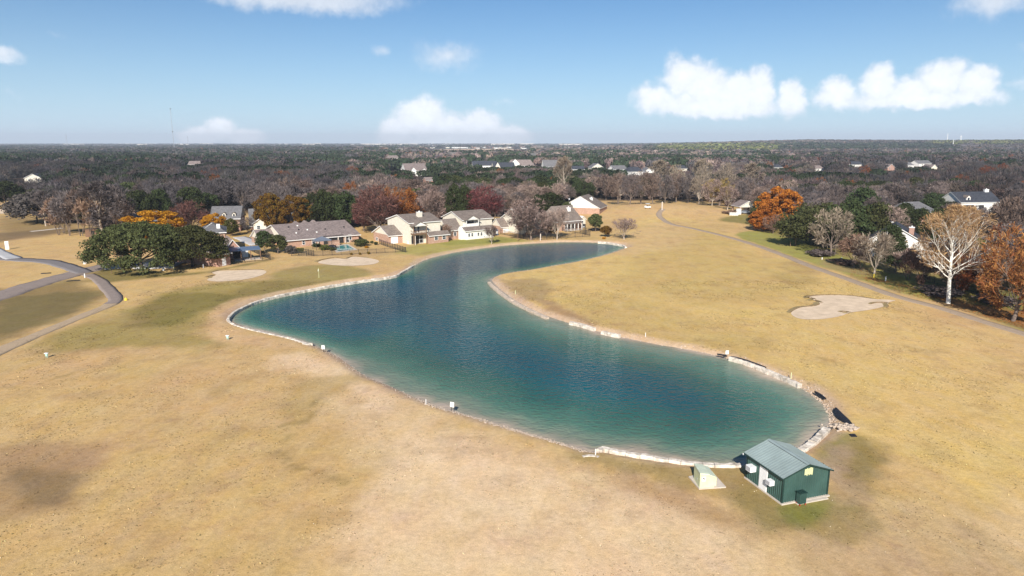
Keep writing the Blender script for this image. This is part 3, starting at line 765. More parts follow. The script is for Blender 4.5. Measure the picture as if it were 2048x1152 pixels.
# ---------------- green metal pump house ----------------
S0 = at(1563, 1008); th = R(18); su = Vector((math.cos(th), math.sin(th), 0)); sv = Vector((-math.sin(th), math.cos(th), 0)); up = Vector((0, 0, 1))
SW, SL, SE, SR = 4.70, 4.75, 2.48, 3.32
ph = empty('pump_house', S0, 'green corrugated metal pump house with white door at the pond shore', 'shed')
b = MB(); b.obox(S0 - su * .16 - sv * .22 - up * .1, su * (SW + .3), sv * (SL + .38), up * .2); b.obox(S0 + su * 1.2 - sv * .55 - up * .1, su * (SW - 1.5), sv * .34, up * .17); b.build('foundation', M['conc'], ph)
def corrugated(mb, o, d, L, nrm, hfun, pitch=.24, dep=.045):
    """ribbed sheet wall with rib geometry; hfun(t) is its top"""
    t = 0; prof = []
    while t < L - 1e-6:
        for a, e in ((0, 0), (.08, 0), (.11, dep), (.18, dep), (.21, 0)):
            if t + a < L: prof.append((t + a, e))
        t += pitch
    prof.append((L, 0))
    for (t0, e0), (t1, e1) in zip(prof, prof[1:]):
        p0 = o + d * t0 + nrm * e0; p1 = o + d * t1 + nrm * e1
        mb.poly([p0 + up * .09, p1 + up * .09, p1 + up * hfun(t1), p0 + up * hfun(t0)])
gab = lambda t: SE + (SR - SE) * (1 - abs(t - SW / 2) / (SW / 2))
b = MB(); corrugated(b, S0 + sv * SL, -sv, SL, -su, lambda t: SE); b.build('wall', M['green_metal'], ph, label='ribbed long wall with the white door')
b = MB(); corrugated(b, S0, su, SW, -sv, gab); b.build('wall', M['green_metal'], ph, label='ribbed gable wall facing the camera')
b = MB(); corrugated(b, S0 + su * SW, sv, SL, su, lambda t: SE); b.build('wall', M['green_metal'], ph)
b = MB(); corrugated(b, S0 + su * SW + sv * SL, -su, SW, sv, gab); b.build('wall', M['green_metal'], ph)
for q in (S0, S0 + su * SW, S0 + sv * SL, S0 + su * SW + sv * SL): b = MB(); b.cbox(q, .13, .13, .09, SE - .03, th); b.build('corner_trim', M['dkgreen'], ph)
# roof: two ribbed slopes, ridge cap, gable trim
sl_ = (SR - SE) / (SW / 2); ov = .22; og = .24
def slope_pts(side, t, s, dz=0):   # t along ridge, s from ridge down (metres in plan)
    base = S0 + su * (SW / 2) + sv * t
    return base + su * (s * side) + up * (SR + .06 - s * sl_ + dz)
for side in (-1, 1):
    b = MB(); hw = SW / 2 + ov
    A0, A1, B0, B1 = slope_pts(side, -og, 0), slope_pts(side, SL + og, 0), slope_pts(side, -og, hw), slope_pts(side, SL + og, hw)
    b.obox(A0, A1 - A0, B0 - A0, up * -.05)
    t = -og + .02
    while t < SL + og:
        a0 = slope_pts(side, t, .1, .004); b0 = slope_pts(side, t, hw, .004)
        b.obox(a0, sv * .07, b0 - a0, up * .04); t += .305
    b.build('roof', M['roof_metal'], ph)
b = MB()
for side in (-1, 1):
    A0 = slope_pts(side, -og - .03, 0, .05); A1 = slope_pts(side, SL + og + .03, 0, .05); B0 = slope_pts(side, -og - .03, .2, .05)
    b.obox(A0, A1 - A0, B0 - A0, up * .02)
t = .0
b.build('ridge_cap', M['roof_metal'], ph)
b = MB(); p = slope_pts(-1, -.05, .215, .047); b.obox(p, sv * (SL + .1), su * -.012 + up * -.003, up * .02)
b.build('closure_strip', M['black'], ph)
for tt in (-og - .02, SL + og):
    b = MB()
    for side in (-1, 1): A0 = slope_pts(side, tt, 0, .02); B0 = slope_pts(side, tt, SW / 2 + ov, .02); b.obox(A0, sv * .03, B0 - A0, up * -.13)
    b.build('gable_trim', M['dkgreen'], ph)
for side in (-1, 1):
    b = MB(); A0 = slope_pts(side, -og, SW / 2 + ov + .002, -.03); A1 = slope_pts(side, SL + og, SW / 2 + ov + .002, -.03); b.obox(A0, A1 - A0, su * side * .09, up * -.09); b.build('gutter', M['dkgreen'], ph)
b = MB(); q = slope_pts(-1, SL + og - .02, SW / 2 + ov + .09, -.02); b.obox(q, sv * .1, su * -.04, up * -.16); b.build('gutter_end', M['white_metal'], ph)
def wall_t(px, z): return along(S0, sv, px, z)
d0, d1 = wall_t(1535, 1.2), wall_t(1520.5, 1.2)
b = MB(); b.obox(S0 + sv * (d0 - .06) - su * .075 + up * .1, sv * (d1 - d0 + .12), su * .02, up * 2.14); b.build('door_frame', M['white'], ph)
b = MB(); b.obox(S0 + sv * d0 - su * .10 + up * .12, sv * (d1 - d0), su * .02, up * 2.05); dr = b.build('door', M['white_metal'], ph)
b = MB(); b.tube(S0 + sv * (d0 + .1) - su * .10 + up * 1.1, S0 + sv * (d0 + .1) - su * .17 + up * 1.1, .03); b.build('handle', M['steel'], dr)
for (tc, zc, sz) in ((wall_t(1508, 1.5), 1.50, 1.0), (wall_t(1545.5, 1.4), 1.40, .84)):
    o = S0 + sv * (tc - .34 * sz) - su * (.62 * sz) + up * (zc - .25 * sz)
    b = MB(); b.obox(o, sv * .68 * sz, su * .62 * sz, up * .5 * sz); ac = b.build('air_conditioner', M['white_metal'], ph)
    b = MB(); b.obox(o + sv * .05 * sz - su * .012 + up * .06 * sz, sv * .58 * sz, su * .01, up * .38 * sz)
    b.build('grille', M['grille'], ac)
    b = MB()
    for k in range(5): b.obox(o + su * (.1 + k * .09) * sz - sv * .012 + up * .1 * sz, su * .03, sv * .01, up * .3 * sz)
    b.build('side_louvre', M['grille'], ac)
# faded yellow paint over the old gable vent
b = MB(); c0 = S0 + su * (SW * .5 - .28); r = random.Random(3)
for k in range(8):
    zt = 2.93 + r.uniform(-.03, .04) - (0 if 1 < k < 7 else .04); zb = 2.33 + r.uniform(-.09, .09)
    b.obox(c0 + su * (k * .105) - sv * (.055) + up * zb, su * .11, sv * .006, up * (zt - zb))
b.build('vent_panel', M['yel'], ph)
# electrical box beside the gable wall
E0 = at(1605, 1011); q = E0 - su * .3 - sv * .02
eb = empty('electrical_box', E0, 'dark green ribbed metal box on a low stand against the pump house gable', 'electrical box')
b = MB(); b.obox(q + up * .16, su * .62, sv * .5, up * .95); bb = b.build('cabinet', M['green_metal'], eb)
b = MB()
for k in range(5): b.obox(q + su * (.06 + k * .12) - sv * .02 + up * .2, su * .03, sv * .02, up * .85)
b.build('rib', M['dkgreen'], eb)
b = MB(); b.obox(q - su * .06 - sv * .06 + up * 1.11, su * .74, sv * .62, up * .05)
for k in range(4): b.obox(q + su * (.0 + k * .16) + sv * .05 + up * 1.16, su * .09, sv * .4, up * .03)
b.build('lid', M['dkgreen'], eb)
for i in (0, .56):
    for j in (0, .44): b = MB(); b.obox(q + su * i + sv * j, su * .06, sv * .06, up * .17); b.build('leg', M['red'], eb)

# ---------------- pale green utility cabinet on its pad ----------------
p1, p2, p3, p4 = [at(*p) for p in ((1377,955),(1398,979.5),(1452,976),(1423,944))]
pad = empty('concrete_pad', (p1 + p3) / 2, 'low concrete pad under the pale green cabinet', 'concrete pad')
b = MB()
b.poly([p + up * .12 for p in (p1, p2, p3, p4)]); 
for a_, b_ in ((p1, p2), (p2, p3), (p3, p4), (p4, p1)): b.poly([a_ - up * .1, b_ - up * .1, b_ + up * .12, a_ + up * .12])
b.build('slab', M['conc'], pad)
K0 = at(1399, 976, .12); K0.z = .12; ku = (at(1428, 974, .12) - K0); ku.z = 0; kl = ku.length; ku.normalize(); kv = Vector((-ku.y, ku.x, 0)) * 1.0
kv = (at(1386, 955, .12) - Vector((K0.x, K0.y, .12))); kv.z = 0; kvl = kv.length; kv.normalize(); kvl = 1.75
kb = empty('utility_cabinet', K0, 'pale green metal utility cabinet with white notice by the near shore', 'utility cabinet')
hb, ht = 1.02, 1.42
def KP(a, b_, c): return K0 + ku * (a * kl) + kv * (b_ * kvl) + up * c
b = MB()
# front with sloping shoulder, low boxed side bay
V = [KP(0,0,0), KP(1,0,0), KP(1,1,0), KP(0,1,0), KP(0,0,1.3), KP(1,0,.95), KP(1,1,.95), KP(0,1,1.3)]
b.mesh(V, [(0,1,5,4),(1,2,6,5),(2,3,7,6),(3,0,4,7),(4,5,6,7),(0,3,2,1)])
b.obox(KP(.99,.12,0), ku * .28, kv * kvl * .62, up * .8)
b.build('cabinet', M['cab'], kb)
b = MB(); lo_ = .05
V = [KP(-.03,-.03,1.3), KP(.62,-.03,1.14), KP(.62,1.03,1.14), KP(-.03,1.03,1.3)]
V2 = [v + up * .16 for v in V]; b.mesh(V + V2, [(0,1,5,4),(1,2,6,5),(2,3,7,6),(3,0,4,7),(4,5,6,7),(0,3,2,1)])
V = [KP(.60,-.03,1.15), KP(1.04,-.03,.93), KP(1.04,1.03,.93), KP(.60,1.03,1.15)]
V2 = [v + up * .10 for v in V]; b.mesh(V + V2, [(0,1,5,4),(1,2,6,5),(2,3,7,6),(3,0,4,7),(4,5,6,7),(0,3,2,1)])
b.build('lid', M['cabtop'], kb)
nf = Vector((ku.y, -ku.x, 0))
b = MB(); b.obox(KP(.12,0,.62) + nf * .012, ku * .36, nf * .006, up * .42); nt_ = b.build('notice', M['white'], kb)
b = MB(); b.obox(KP(.12,0,.62) + nf * .022 + ku * .11 + up * .20, ku * .13, nf * .004, up * .12); b.obox(KP(.12,0,.62) + nf * .022 + ku * .2 + up * .17, ku * .09, nf * .004, up * .06); b.build('symbol', M['black'], nt_)
nl = -kv.cross(up); nl = Vector((-kv.y, kv.x, 0)); 
if nl.dot(ku) > 0: nl = -nl
b = MB(); b.obox(KP(0,.42,.42) + nl * .01, kv * .06, nl * .03, up * .16); b.build('lock', M['steel'], kb)

# ---------------- signs, stakes, markers ----------------
def sign(px, py, sz, tilt, label, rz=0, h=.75):
    b0 = at(px, py); s = empty('warning_sign', b0, label, 'sign', None, rz)
    b = MB(); b.tube(b0 - up * .1, b0 + up * (h + sz * .5) + Vector((tilt, 0, 0)), .035, n=6); b.build('post', M['iron'], s)
    c = b0 + up * (h + sz / 2) + Vector((tilt, -.05, 0)); u = Vector((math.cos(rz), math.sin(rz), tilt * -.6)); w_ = Vector((tilt * .6, 0, 1)); nn = Vector((math.sin(rz), -math.cos(rz), 0))
    b = MB(); b.obox(c - u * sz * .42 - w_ * sz * .5, u * sz * .84, w_ * sz, nn * .03); pl = b.build('panel', M['white'], s)
    return s
sign(902.5, 820.5, .58, .12, 'white square sign on a dark post at the near shore', R(-22), .42)
sign(647, 703, .58, 0, 'white square sign by the shore at the end of the curved stone wall', R(-12), .38)
sign(1454, 713.5, .55, -.05, 'white square sign on the right bank beside the black liner', R(10), .4)
def stake(px, py, h, r_, m, label, name='marker_stake', cat='stake', group=None):
    b0 = at(px, py); b = MB(); b.tube(b0 - up * .1, b0 + up * h, r_, r_ * .9, 8); b.tube(b0 + up * h, b0 + up * (h + r_ * .8), r_ * .9, r_ * .3, 8)
    tag(base_at_origin(b.build(name, m)), label, cat, group)
stake(852, 807, .5, .045, M['white'], 'thin white stake on the near shore, leftmost of the pair')
stake(847, 806, .35, .035, M['steel'], 'thin grey stake on the near shore beside a white one') if False else None
stake(1191, 909, .55, .05, M['white'], 'white stake at the gap in the near shore wall')
stake(1582, 756, .7, .06, M['yel'], 'pale yellow stake on the right bank')
stake(1291, 673, .6, .05, M['white'], 'thin white stake at the edge of the right fairway')
stake(1031, 588, .7, .07, M['yel'], 'pale yellow stake on the point of the far bank')
stake(1041, 480, 2.0, .12, M['conc'], 'slim wooden lamp post between the row houses and the water') if False else None
stake(1781, 556, .9, .09, M['yellow'], 'yellow marker stake on the green strip beside the cart path') if False else None
stake(1747.5, 555, .8, .1, M['yellow'], 'yellow marker stake on the green strip beside the cart path')
stake(1771, 562, .9, .14, M['white'], 'white marker post on the green strip beside the cart path')
stake(1580.5, 493, 1.5, .1, M['wood'], 'tan post in the shade of the evergreen trees')
stake(1644, 519, .5, .12, M['white'], 'small white marker near the trees on the green strip')
stake(1683, 521, .7, .16, M['white'], 'white marker at the edge of the brush on the right')
stake(1324, 420, 3.2, .32, M['conc'], 'pale post where the cart path goes over the rise')
stake(170, 555.5, .9, .12, M['white'], 'white marker post where the road meets the left path')
stake(170, 528, 1.6, .4, M['white'], 'rounded white post beside the road at the left end of the oak')
stake(223.5, 547, .8, .07, M['wood'], 'thin stake in the shade left of the oak trunk')
stake(327, 541, .5, .32, M['white'], 'white round cap under the live oak', 'standpipe', 'standpipe')
stake(252, 600.5, .28, .3, M['yellow'], 'yellow tee marker beside the bend of the left path', 'tee_marker', 'marker')
stake(348, 540, 2.6, .1, M['yel'], 'tall thin post at the end of the pale driveway')
stake(407, 536, .9, .12, M['steel'], 'grey post under the right-hand live oak')
stake(831, 490, 2.6, .15, M['conc'], 'pale post on the lawn in front of the first row house', 'post', 'post')
stake(1036, 483, 4.4, .09, M['wood'], 'thin brown pole on the lawn near the fenced yard', 'pole', 'pole')
stake(1081, 481, 2.0, .2, M['conc'], 'short pale pillar at the iron fence by the water', 'post', 'post')
stake(1170, 470, 3.2, .16, M['iron'], 'dark bird feeder pole beside the iron fence', 'pole', 'pole')
stake(739, 567, .1, .1, M['white'], '', 'x') if False else None
for px, py, lab in ((94, 715.5, 'small pale green tee bench at the far left of the near turf'), (455.5, 679.5, 'small pale green tee bench beside the left tip of the pond')):
    b0 = at(px, py); s = empty('tee_bench', b0, lab, 'bench')
    b = MB(); b.cbox(b0, .5, .28, .62, .72); b.build('top', M['white'], s)
    b = MB(); b.cbox(b0, .26, .2, .25, .6); b.build('box', M['teal'], s)
    for dx in (-.18, .18):
        b = MB(); b.tube(b0 + Vector((dx * .5, 0, 0)), b0 + Vector((dx, 0, .62)), .03, n=6); b.build('leg', M['teal'], s)
# putting green flag
f0 = at(638, 556); fl = empty('golf_flag', f0, 'pale golf flagstick standing on the putting green', 'flagstick')
b = MB(); b.tube(f0, f0 + up * 2.3, .045, .035, 6); b.build('pole', M['yel'], fl)
b = MB(); V = []
for i in range(6): x = i * .09; V += [f0 + Vector((-x * .3, 0, 2.25 - x * .9)), f0 + Vector((-x * .3 - .02, .04 * math.sin(i), 1.85 - x * .9))]
b.mesh(V + [v + Vector((0, .012, 0)) for v in V], [(2*i, 2*i+1, 2*i+3, 2*i+2) for i in range(5)] + [(12+2*i, 12+2*i+2, 12+2*i+3, 12+2*i+1) for i in range(5)]); b.build('flag', M['white'], fl)
# dark culvert ends and drains
for px, py, l, rz, lab in ((147, 562, 2.6, R(28), 'dark drain edge by the left path junction'), (92, 547, 2.0, R(22), 'dark drain edge between the two grey paths'), (1706, 872, .6, 0, 'small dark drain cover behind the pump house')):
    c = at(px, py); b = MB(); b.cbox(c, l, .5, -.05, .10, rz); b.cbox(c + Vector((0, .1, 0)), l * .9, .25, .05, .16, rz)
    tag(base_at_origin(b.build('drain', M['black'])), lab, 'drain')
# rough tufts standing in the near turf, far too many to count
nT = 170000
tx = rng.uniform(-75, 75, nT); ty = 38 + 110 * rng.random(nT) ** 1.25
ix = np.clip(np.searchsorted(gx, tx), 0, len(gx) - 1); iy = np.clip(np.searchsorted(gy, ty), 0, len(gy) - 1)
cl = fbm(tx, ty, 7.0, 301, 4); cl2 = fbm(tx, ty, 1.6, 311, 3)
ok = (SD[iy, ix] > 1.6) & (cl * .55 + cl2 * .45 > .50 + .06 * rng.random(nT)) & (np.abs(tx) < ty * .8 + 4) & ~((tx > 20.5) & (tx < 28.5) & (ty > 51.5) & (ty < 60)) & ~((tx > 15.8) & (tx < 19.5) & (ty > 54.5) & (ty < 58.5))
for PP in (px_line([(232,601),(215,612),(170,630),(110,655),(50,680),(0,702),(-80,740)]), px_line([(1880,616),(1960,641),(2060,672),(2300,748)]), px_line([(176,549),(198,560),(215,577),(227,590),(231,600)]), px_line([(-160,640),(-60,610),(0,592),(60,572),(120,555)])): ok &= seg_dist(tx, ty, PP, False) > 3.4
ok &= ~inside(tx, ty, px_line([(1582,627),(1600,616),(1628,613),(1640,608),(1626,600),(1620,594),(1650,591),(1700,592),(1745,598),(1790,601),(1778,605),(1772,612),(1740,620),(1700,626),(1680,633),(1640,639),(1600,638)]))
tx, ty, ix, iy = tx[ok], ty[ok], ix[ok], iy[ok]; m = len(tx); s_ = (.03 + .09 * rng.random(m) ** 2) * (1 + (ty - 40) / 110); a = rng.random(m) * 6.28; z_ = Z[iy, ix] + .0
ca, sa = np.cos(a) * s_, np.sin(a) * s_; hh = s_ * rng.uniform(.25, .7, m)
V = np.stack([np.stack([tx - ca, ty - sa, z_], -1), np.stack([tx + sa * .5, ty - ca * .5, z_ + hh * .6], -1), np.stack([tx + ca, ty + sa, z_ + hh], -1), np.stack([tx - sa * .5, ty + ca * .5, z_ + .01], -1)], 1).reshape(-1, 3)
tc = C[iy, ix] * np.where(rng.random(m) < .8, rng.uniform(.45, .82, m), rng.uniform(1.02, 1.22, m))[:, None] * rng.uniform(.94, 1.06, (m, 3))
tm_, tnt = nm('tufts'); tn = N(tnt); td = tn('ShaderNodeBsdfDiffuse', {'Color': tn('ShaderNodeAttribute', attribute_name='tint').outputs['Color']}); tn('ShaderNodeOutputMaterial', {0: td.outputs[0]})
o = link('grass_tufts', npmesh('grass_tufts', V, np.arange(m * 4).reshape(-1, 4), [tm_], False, {'tint': ('POINT', 'FLOAT_COLOR', np.repeat(np.clip(tc, 0, 1), 4, 0))})); tag(o, 'rough dry tufts speckling the dormant turf', kind='stuff')
# fallen leaves under the right-hand trees and on the near turf
V = []; F = []; T_ = []
def leaf_at(x, y, s, col):
    a = rng.random() * 6.28; c, d = math.cos(a) * s, math.sin(a) * s; i = len(V); z = float(hgt(x, y)) + .02
    V.extend([(x - c, y - d, z), (x + d * .6, y - c * .6, z + .05), (x + c, y + d, z + .01), (x - d * .6, y + c * .6, z)]); F.append((i, i+1, i+2, i+3)); T_.extend([col] * 4)
for k in range(420):
    x, y = rng.uniform(-40, 34), rng.uniform(38, 85)
    if float(SDI(x, y)) > 2: leaf_at(x, y, rng.uniform(.02, .05), (.6, .5, .36))
for k in range(9000):
    px = rng.uniform(1700, 2150); lo_ = np.interp(px, [1700, 1880, 2048, 2150], [557, 612, 662, 690]); py = lo_ - 4 - abs(rng.normal()) * 26
    p = at(px, max(py, 520)); leaf_at(p.x, p.y, rng.uniform(.05, .14), (.36, .15, .045) if rng.random() < .7 else (.26, .16, .08))
lm_, lnt = nm('leaf_litter'); ln = N(lnt); ld = ln('ShaderNodeBsdfDiffuse', {'Color': ln('ShaderNodeAttribute', attribute_name='tint').outputs['Color']}); ln('ShaderNodeOutputMaterial', {0: ld.outputs[0]})
o = link('fallen_leaves', npmesh('fallen_leaves', V, F, [lm_], False, {'tint': ('POINT', 'FLOAT_COLOR', np.array(T_))})); tag(o, 'fallen orange and pale leaves scattered over the turf', kind='stuff')
# ---------------- houses ----------------
class House:
    def __init__(s, name, label, cpx, cpy, th, cat='house', group=None, z=None):
        P = at(cpx, cpy, z); s.root = empty(name, P, label, cat, group); s.P = P; s.th = R(th)
    def block(s, cpx=None, cpy=None, pxR=0, pxL=0, ye=0, yr=0, th=None, ridge='u', wall='cream', gable=None, roof='roof_a', over=.45, hip=0, L=None, W=None, z0=None, trim='white', P=None, he=None, hr=None, sub=None, base=0):
        b = Blk(); b.h = s
        P = Vector(P) if P is not None else (at(cpx, cpy, s.P.z) if cpx is not None else s.P.copy())
        t = s.th if th is None else R(th); u = Vector((math.cos(t), math.sin(t), 0)); v = Vector((-math.sin(t), math.cos(t), 0))
        if L is None: L = along(P, u, pxR, P.z + 2)
        if W is None: W = along(P, v, pxL, P.z + 2)
        L = min(max(L, 1.5), 45); W = min(max(W, 1.5), 30)
        he = (h_at(P, ye) - P.z) if he is None else he
        A = P + (v * (W / 2) if ridge == 'u' else u * (L / 2))
        hr = (h_at(A, yr) - P.z) if hr is None else hr
        hr = max(hr, he + .3)
        b.P, b.u, b.v, b.L, b.W, b.he, b.hr, b.par = P, u, v, L, W, he, hr, s.root
        z0 = base
        par = s.root
        m = MB(); up = Vector((0, 0, 1))
        q = [P, P + u * L, P + u * L + v * W, P + v * W]; lo = [p + up * (z0 - (.4 if base == 0 else 0)) for p in q]; hi = [p + up * he for p in q]
        for i in range(4): j = (i + 1) % 4; m.poly([lo[i], lo[j], hi[j], hi[i]], 0)
        if hip == 0:
            if ridge == 'u': g1 = P + v * W / 2 + up * (hr - .05); g2 = g1 + u * L; m.poly([hi[3], hi[0], g1], 1); m.poly([hi[1], hi[2], g2], 1)
            else: g1 = P + u * L / 2 + up * (hr - .05); g2 = g1 + v * W; m.poly([hi[0], hi[1], g1], 1); m.poly([hi[2], hi[3], g2], 1)
        m.build('wall', [M[wall], M[gable or wall]], par)
        # roof slab
        o = over; sl = (hr - he) / ((W if ridge == 'u' else L) / 2); ez = he - o * sl + .1
        if ridge == 'u': e = [P - u * o - v * o, P + u * (L + o) - v * o, P + u * (L + o) + v * (W + o), P - u * o + v * (W + o)]; r0 = P + v * W / 2 - u * (o - hip); r1 = P + v * W / 2 + u * (L + o - hip)
        else: e = [P + u * (L + o) - v * o, P + u * (L + o) + v * (W + o), P - u * o + v * (W + o), P - u * o - v * o]; r0 = P + u * L / 2 - v * (o - hip); r1 = P + u * L / 2 + v * (W + o - hip)
        e = [p + up * ez for p in e]; r0 = r0 + up * (hr + .1); r1 = r1 + up * (hr + .1)
        fs = [[e[0], e[1], r1, r0], [e[2], e[3], r0, r1]]
        if hip: fs += [[e[1], e[2], r1], [e[3], e[0], r0]]
        m = MB(); tk = up * .2
        for f in fs: m.poly(f, 0); m.poly([p - tk for p in f][::-1], 1)
        per = e if hip else [e[0], e[1], r1, e[2], e[3], r0]
        for i in range(len(per)): a, c = per[i], per[(i + 1) % len(per)]; m.poly([a - tk, c - tk, c, a], 1)
        rf = m.build('roof', [M[roof], M[trim]], par)
        b.roof = rf; b.sl = sl; b.ridge = ridge
        return b
class Blk:
    def face(b, f):
        if f == 'F': return b.P, b.u, Vector((b.u.y, -b.u.x, 0))
        if f == 'S': return b.P, b.v, -b.u
        if f == 'E': return b.P + b.u * b.L, b.v, b.u
    def feat(b, f, x0, y0, x1, y1, kind='window', m=None, label=None):
        O, d, n = b.face(f); zc = b.P.z + 1.5
        t0, t1 = sorted((along(O, d, x0, zc), along(O, d, x1, zc))); c = O + d * (t0 + t1) / 2
        za, zb = sorted((h_at(c, y0), h_at(c, y1))); w = max(t1 - t0, .3); h = max(zb - za, .3)
        za = max(za, b.P.z + .02); return b.put(f, t0, w, za - b.P.z, h, kind, m, label)
    def put(b, f, t0, w, z, h, kind='window', m=None, label=None):
        O, d, n = b.face(f); o = O + d * t0 + Vector((0, 0, z)); U = Vector((0, 0, 1))
        if kind == 'window':
            k = MB(); fr = .09
            k.obox(o, d * w, n * .08, U * fr); k.obox(o + U * (h - fr), d * w, n * .08, U * fr); k.obox(o + U * fr, d * fr, n * .08, U * (h - 2 * fr)); k.obox(o + U * fr + d * (w - fr), d * fr, n * .08, U * (h - 2 * fr))
            k.obox(o + U * (h * .5 - .03) + d * fr, d * (w - 2 * fr), n * .07, U * .06)
            win = k.build('window', M['white'], b.par); k = MB(); k.obox(o + d * fr + U * fr, d * (w - 2 * fr), n * .04, U * (h - 2 * fr)); k.build('pane', M['glass'], win); return win
        if kind in ('door', 'garage_door'):
            k = MB(); k.obox(o, d * w, n * .06, U * h); dd = k.build(kind, M[m or 'white_metal'], b.par, label=label)
            k = MB()
            for i in range(1, 4): k.obox(o + n * .06 + U * (h * i / 4 - .015), d * w, n * .012, U * .03)
            k.build('panel_groove', M['grille'], dd); return dd
        k = MB(); k.obox(o, d * w, n * .05, U * h); return k.build(kind, M[m or 'glass'], b.par, label=label)  # flat panel on the wall; the dark ones paint the shade of a recess
    def chimney(b, px, ytop, depth, w=1.3, d=.9, m='cream', zb=None, cap=True):
        """on the roof, depth = fraction of W from the front"""
        O = b.P + b.v * (b.W * depth); t = along(O, b.u, px, b.P.z + b.hr); c = O + b.u * t
        top = h_at(c, ytop); k = MB(); k.cbox(c, w, d, b.P.z + (b.he - .5 if zb is None else zb), top, math.atan2(b.u.y, b.u.x))
        ch = k.build('chimney', M[m], b.roof)
        if cap:
            k = MB(); k.cbox(c, w + .16, d + .16, top - .02, top + .12, math.atan2(b.u.y, b.u.x)); k.cbox(c, .3, .3, top + .12, top + .45); k.build('cap', M['white'], ch)
        return ch
    def porch(b, f, t0, w, dep, h, posts, m='roof_a', pm='white', rise=.5):
        O, d, n = b.face(f); U = Vector((0, 0, 1)); k = MB(); o = O + d * t0 + U * h
        a = [o + U * rise, o + d * w + U * rise, o + d * w + n * dep, o + n * dep]
        k.mesh(a + [p - U * .15 for p in a], [(0, 1, 2, 3), (7, 6, 5, 4), (3, 2, 6, 7), (0, 3, 7, 4), (1, 2, 6, 5)])
        r = k.build('porch_roof', M[m], b.par)
        for i in range(posts):
            q = O + d * (t0 + .15 + (w - .3) * i / max(1, posts - 1)) + n * (dep - .15); k = MB(); k.cbox(q, .2, .2, b.P.z - .1, b.P.z + h - .12, math.atan2(d.y, d.x)); k.build('post', M[pm], b.par)
        k = MB(); k.obox(O + d * t0 + n * .03 - U * .02, d * w, n * dep, U * .12); k.build('patio', M['conc'], b.par)
    def dormer(b, t, w, h, dep=2.5, m='cream', off=1.2):
        """gabled dormer on the front roof slope"""
        U = Vector((0, 0, 1)); z = b.he + off * b.sl; o = b.P + b.u * (t - w / 2) + b.v * off + U * (z - .3); k = MB(); k.obox(o, b.u * w, b.v * dep, U * h)
        g = o + b.u * w / 2 + U * (h + w * .42); k.poly([o + U * h, o + b.u * w + U * h, g])
        dm = k.build('dormer', M[m], b.roof); k = MB(); e = .2
        for s in (-1, 1):
            a = o + b.u * (w / 2) + b.u * s * (w / 2 + e) + U * (h - .12) - b.v * e; r0 = g - b.v * e + U * .08
            k.mesh([a, a + b.v * (dep + e), r0 + b.v * (dep + e), r0] + [p - U * .1 for p in (a, a + b.v * (dep + e), r0 + b.v * (dep + e), r0)], [(0, 1, 2, 3), (4, 5, 6, 7), (0, 3, 7, 4), (0, 1, 5, 4)])
        k.build('dormer_roof', M['roof_a'], b.roof)
        k = MB(); k.obox(o + b.u * w * .25 + U * h * .25 - b.v * .06, b.u * w * .5, b.v * .05, U * h * .65); k.build('dormer_window', M['glass'], b.roof)
U3 = Vector((0, 0, 1))
ROT = 37
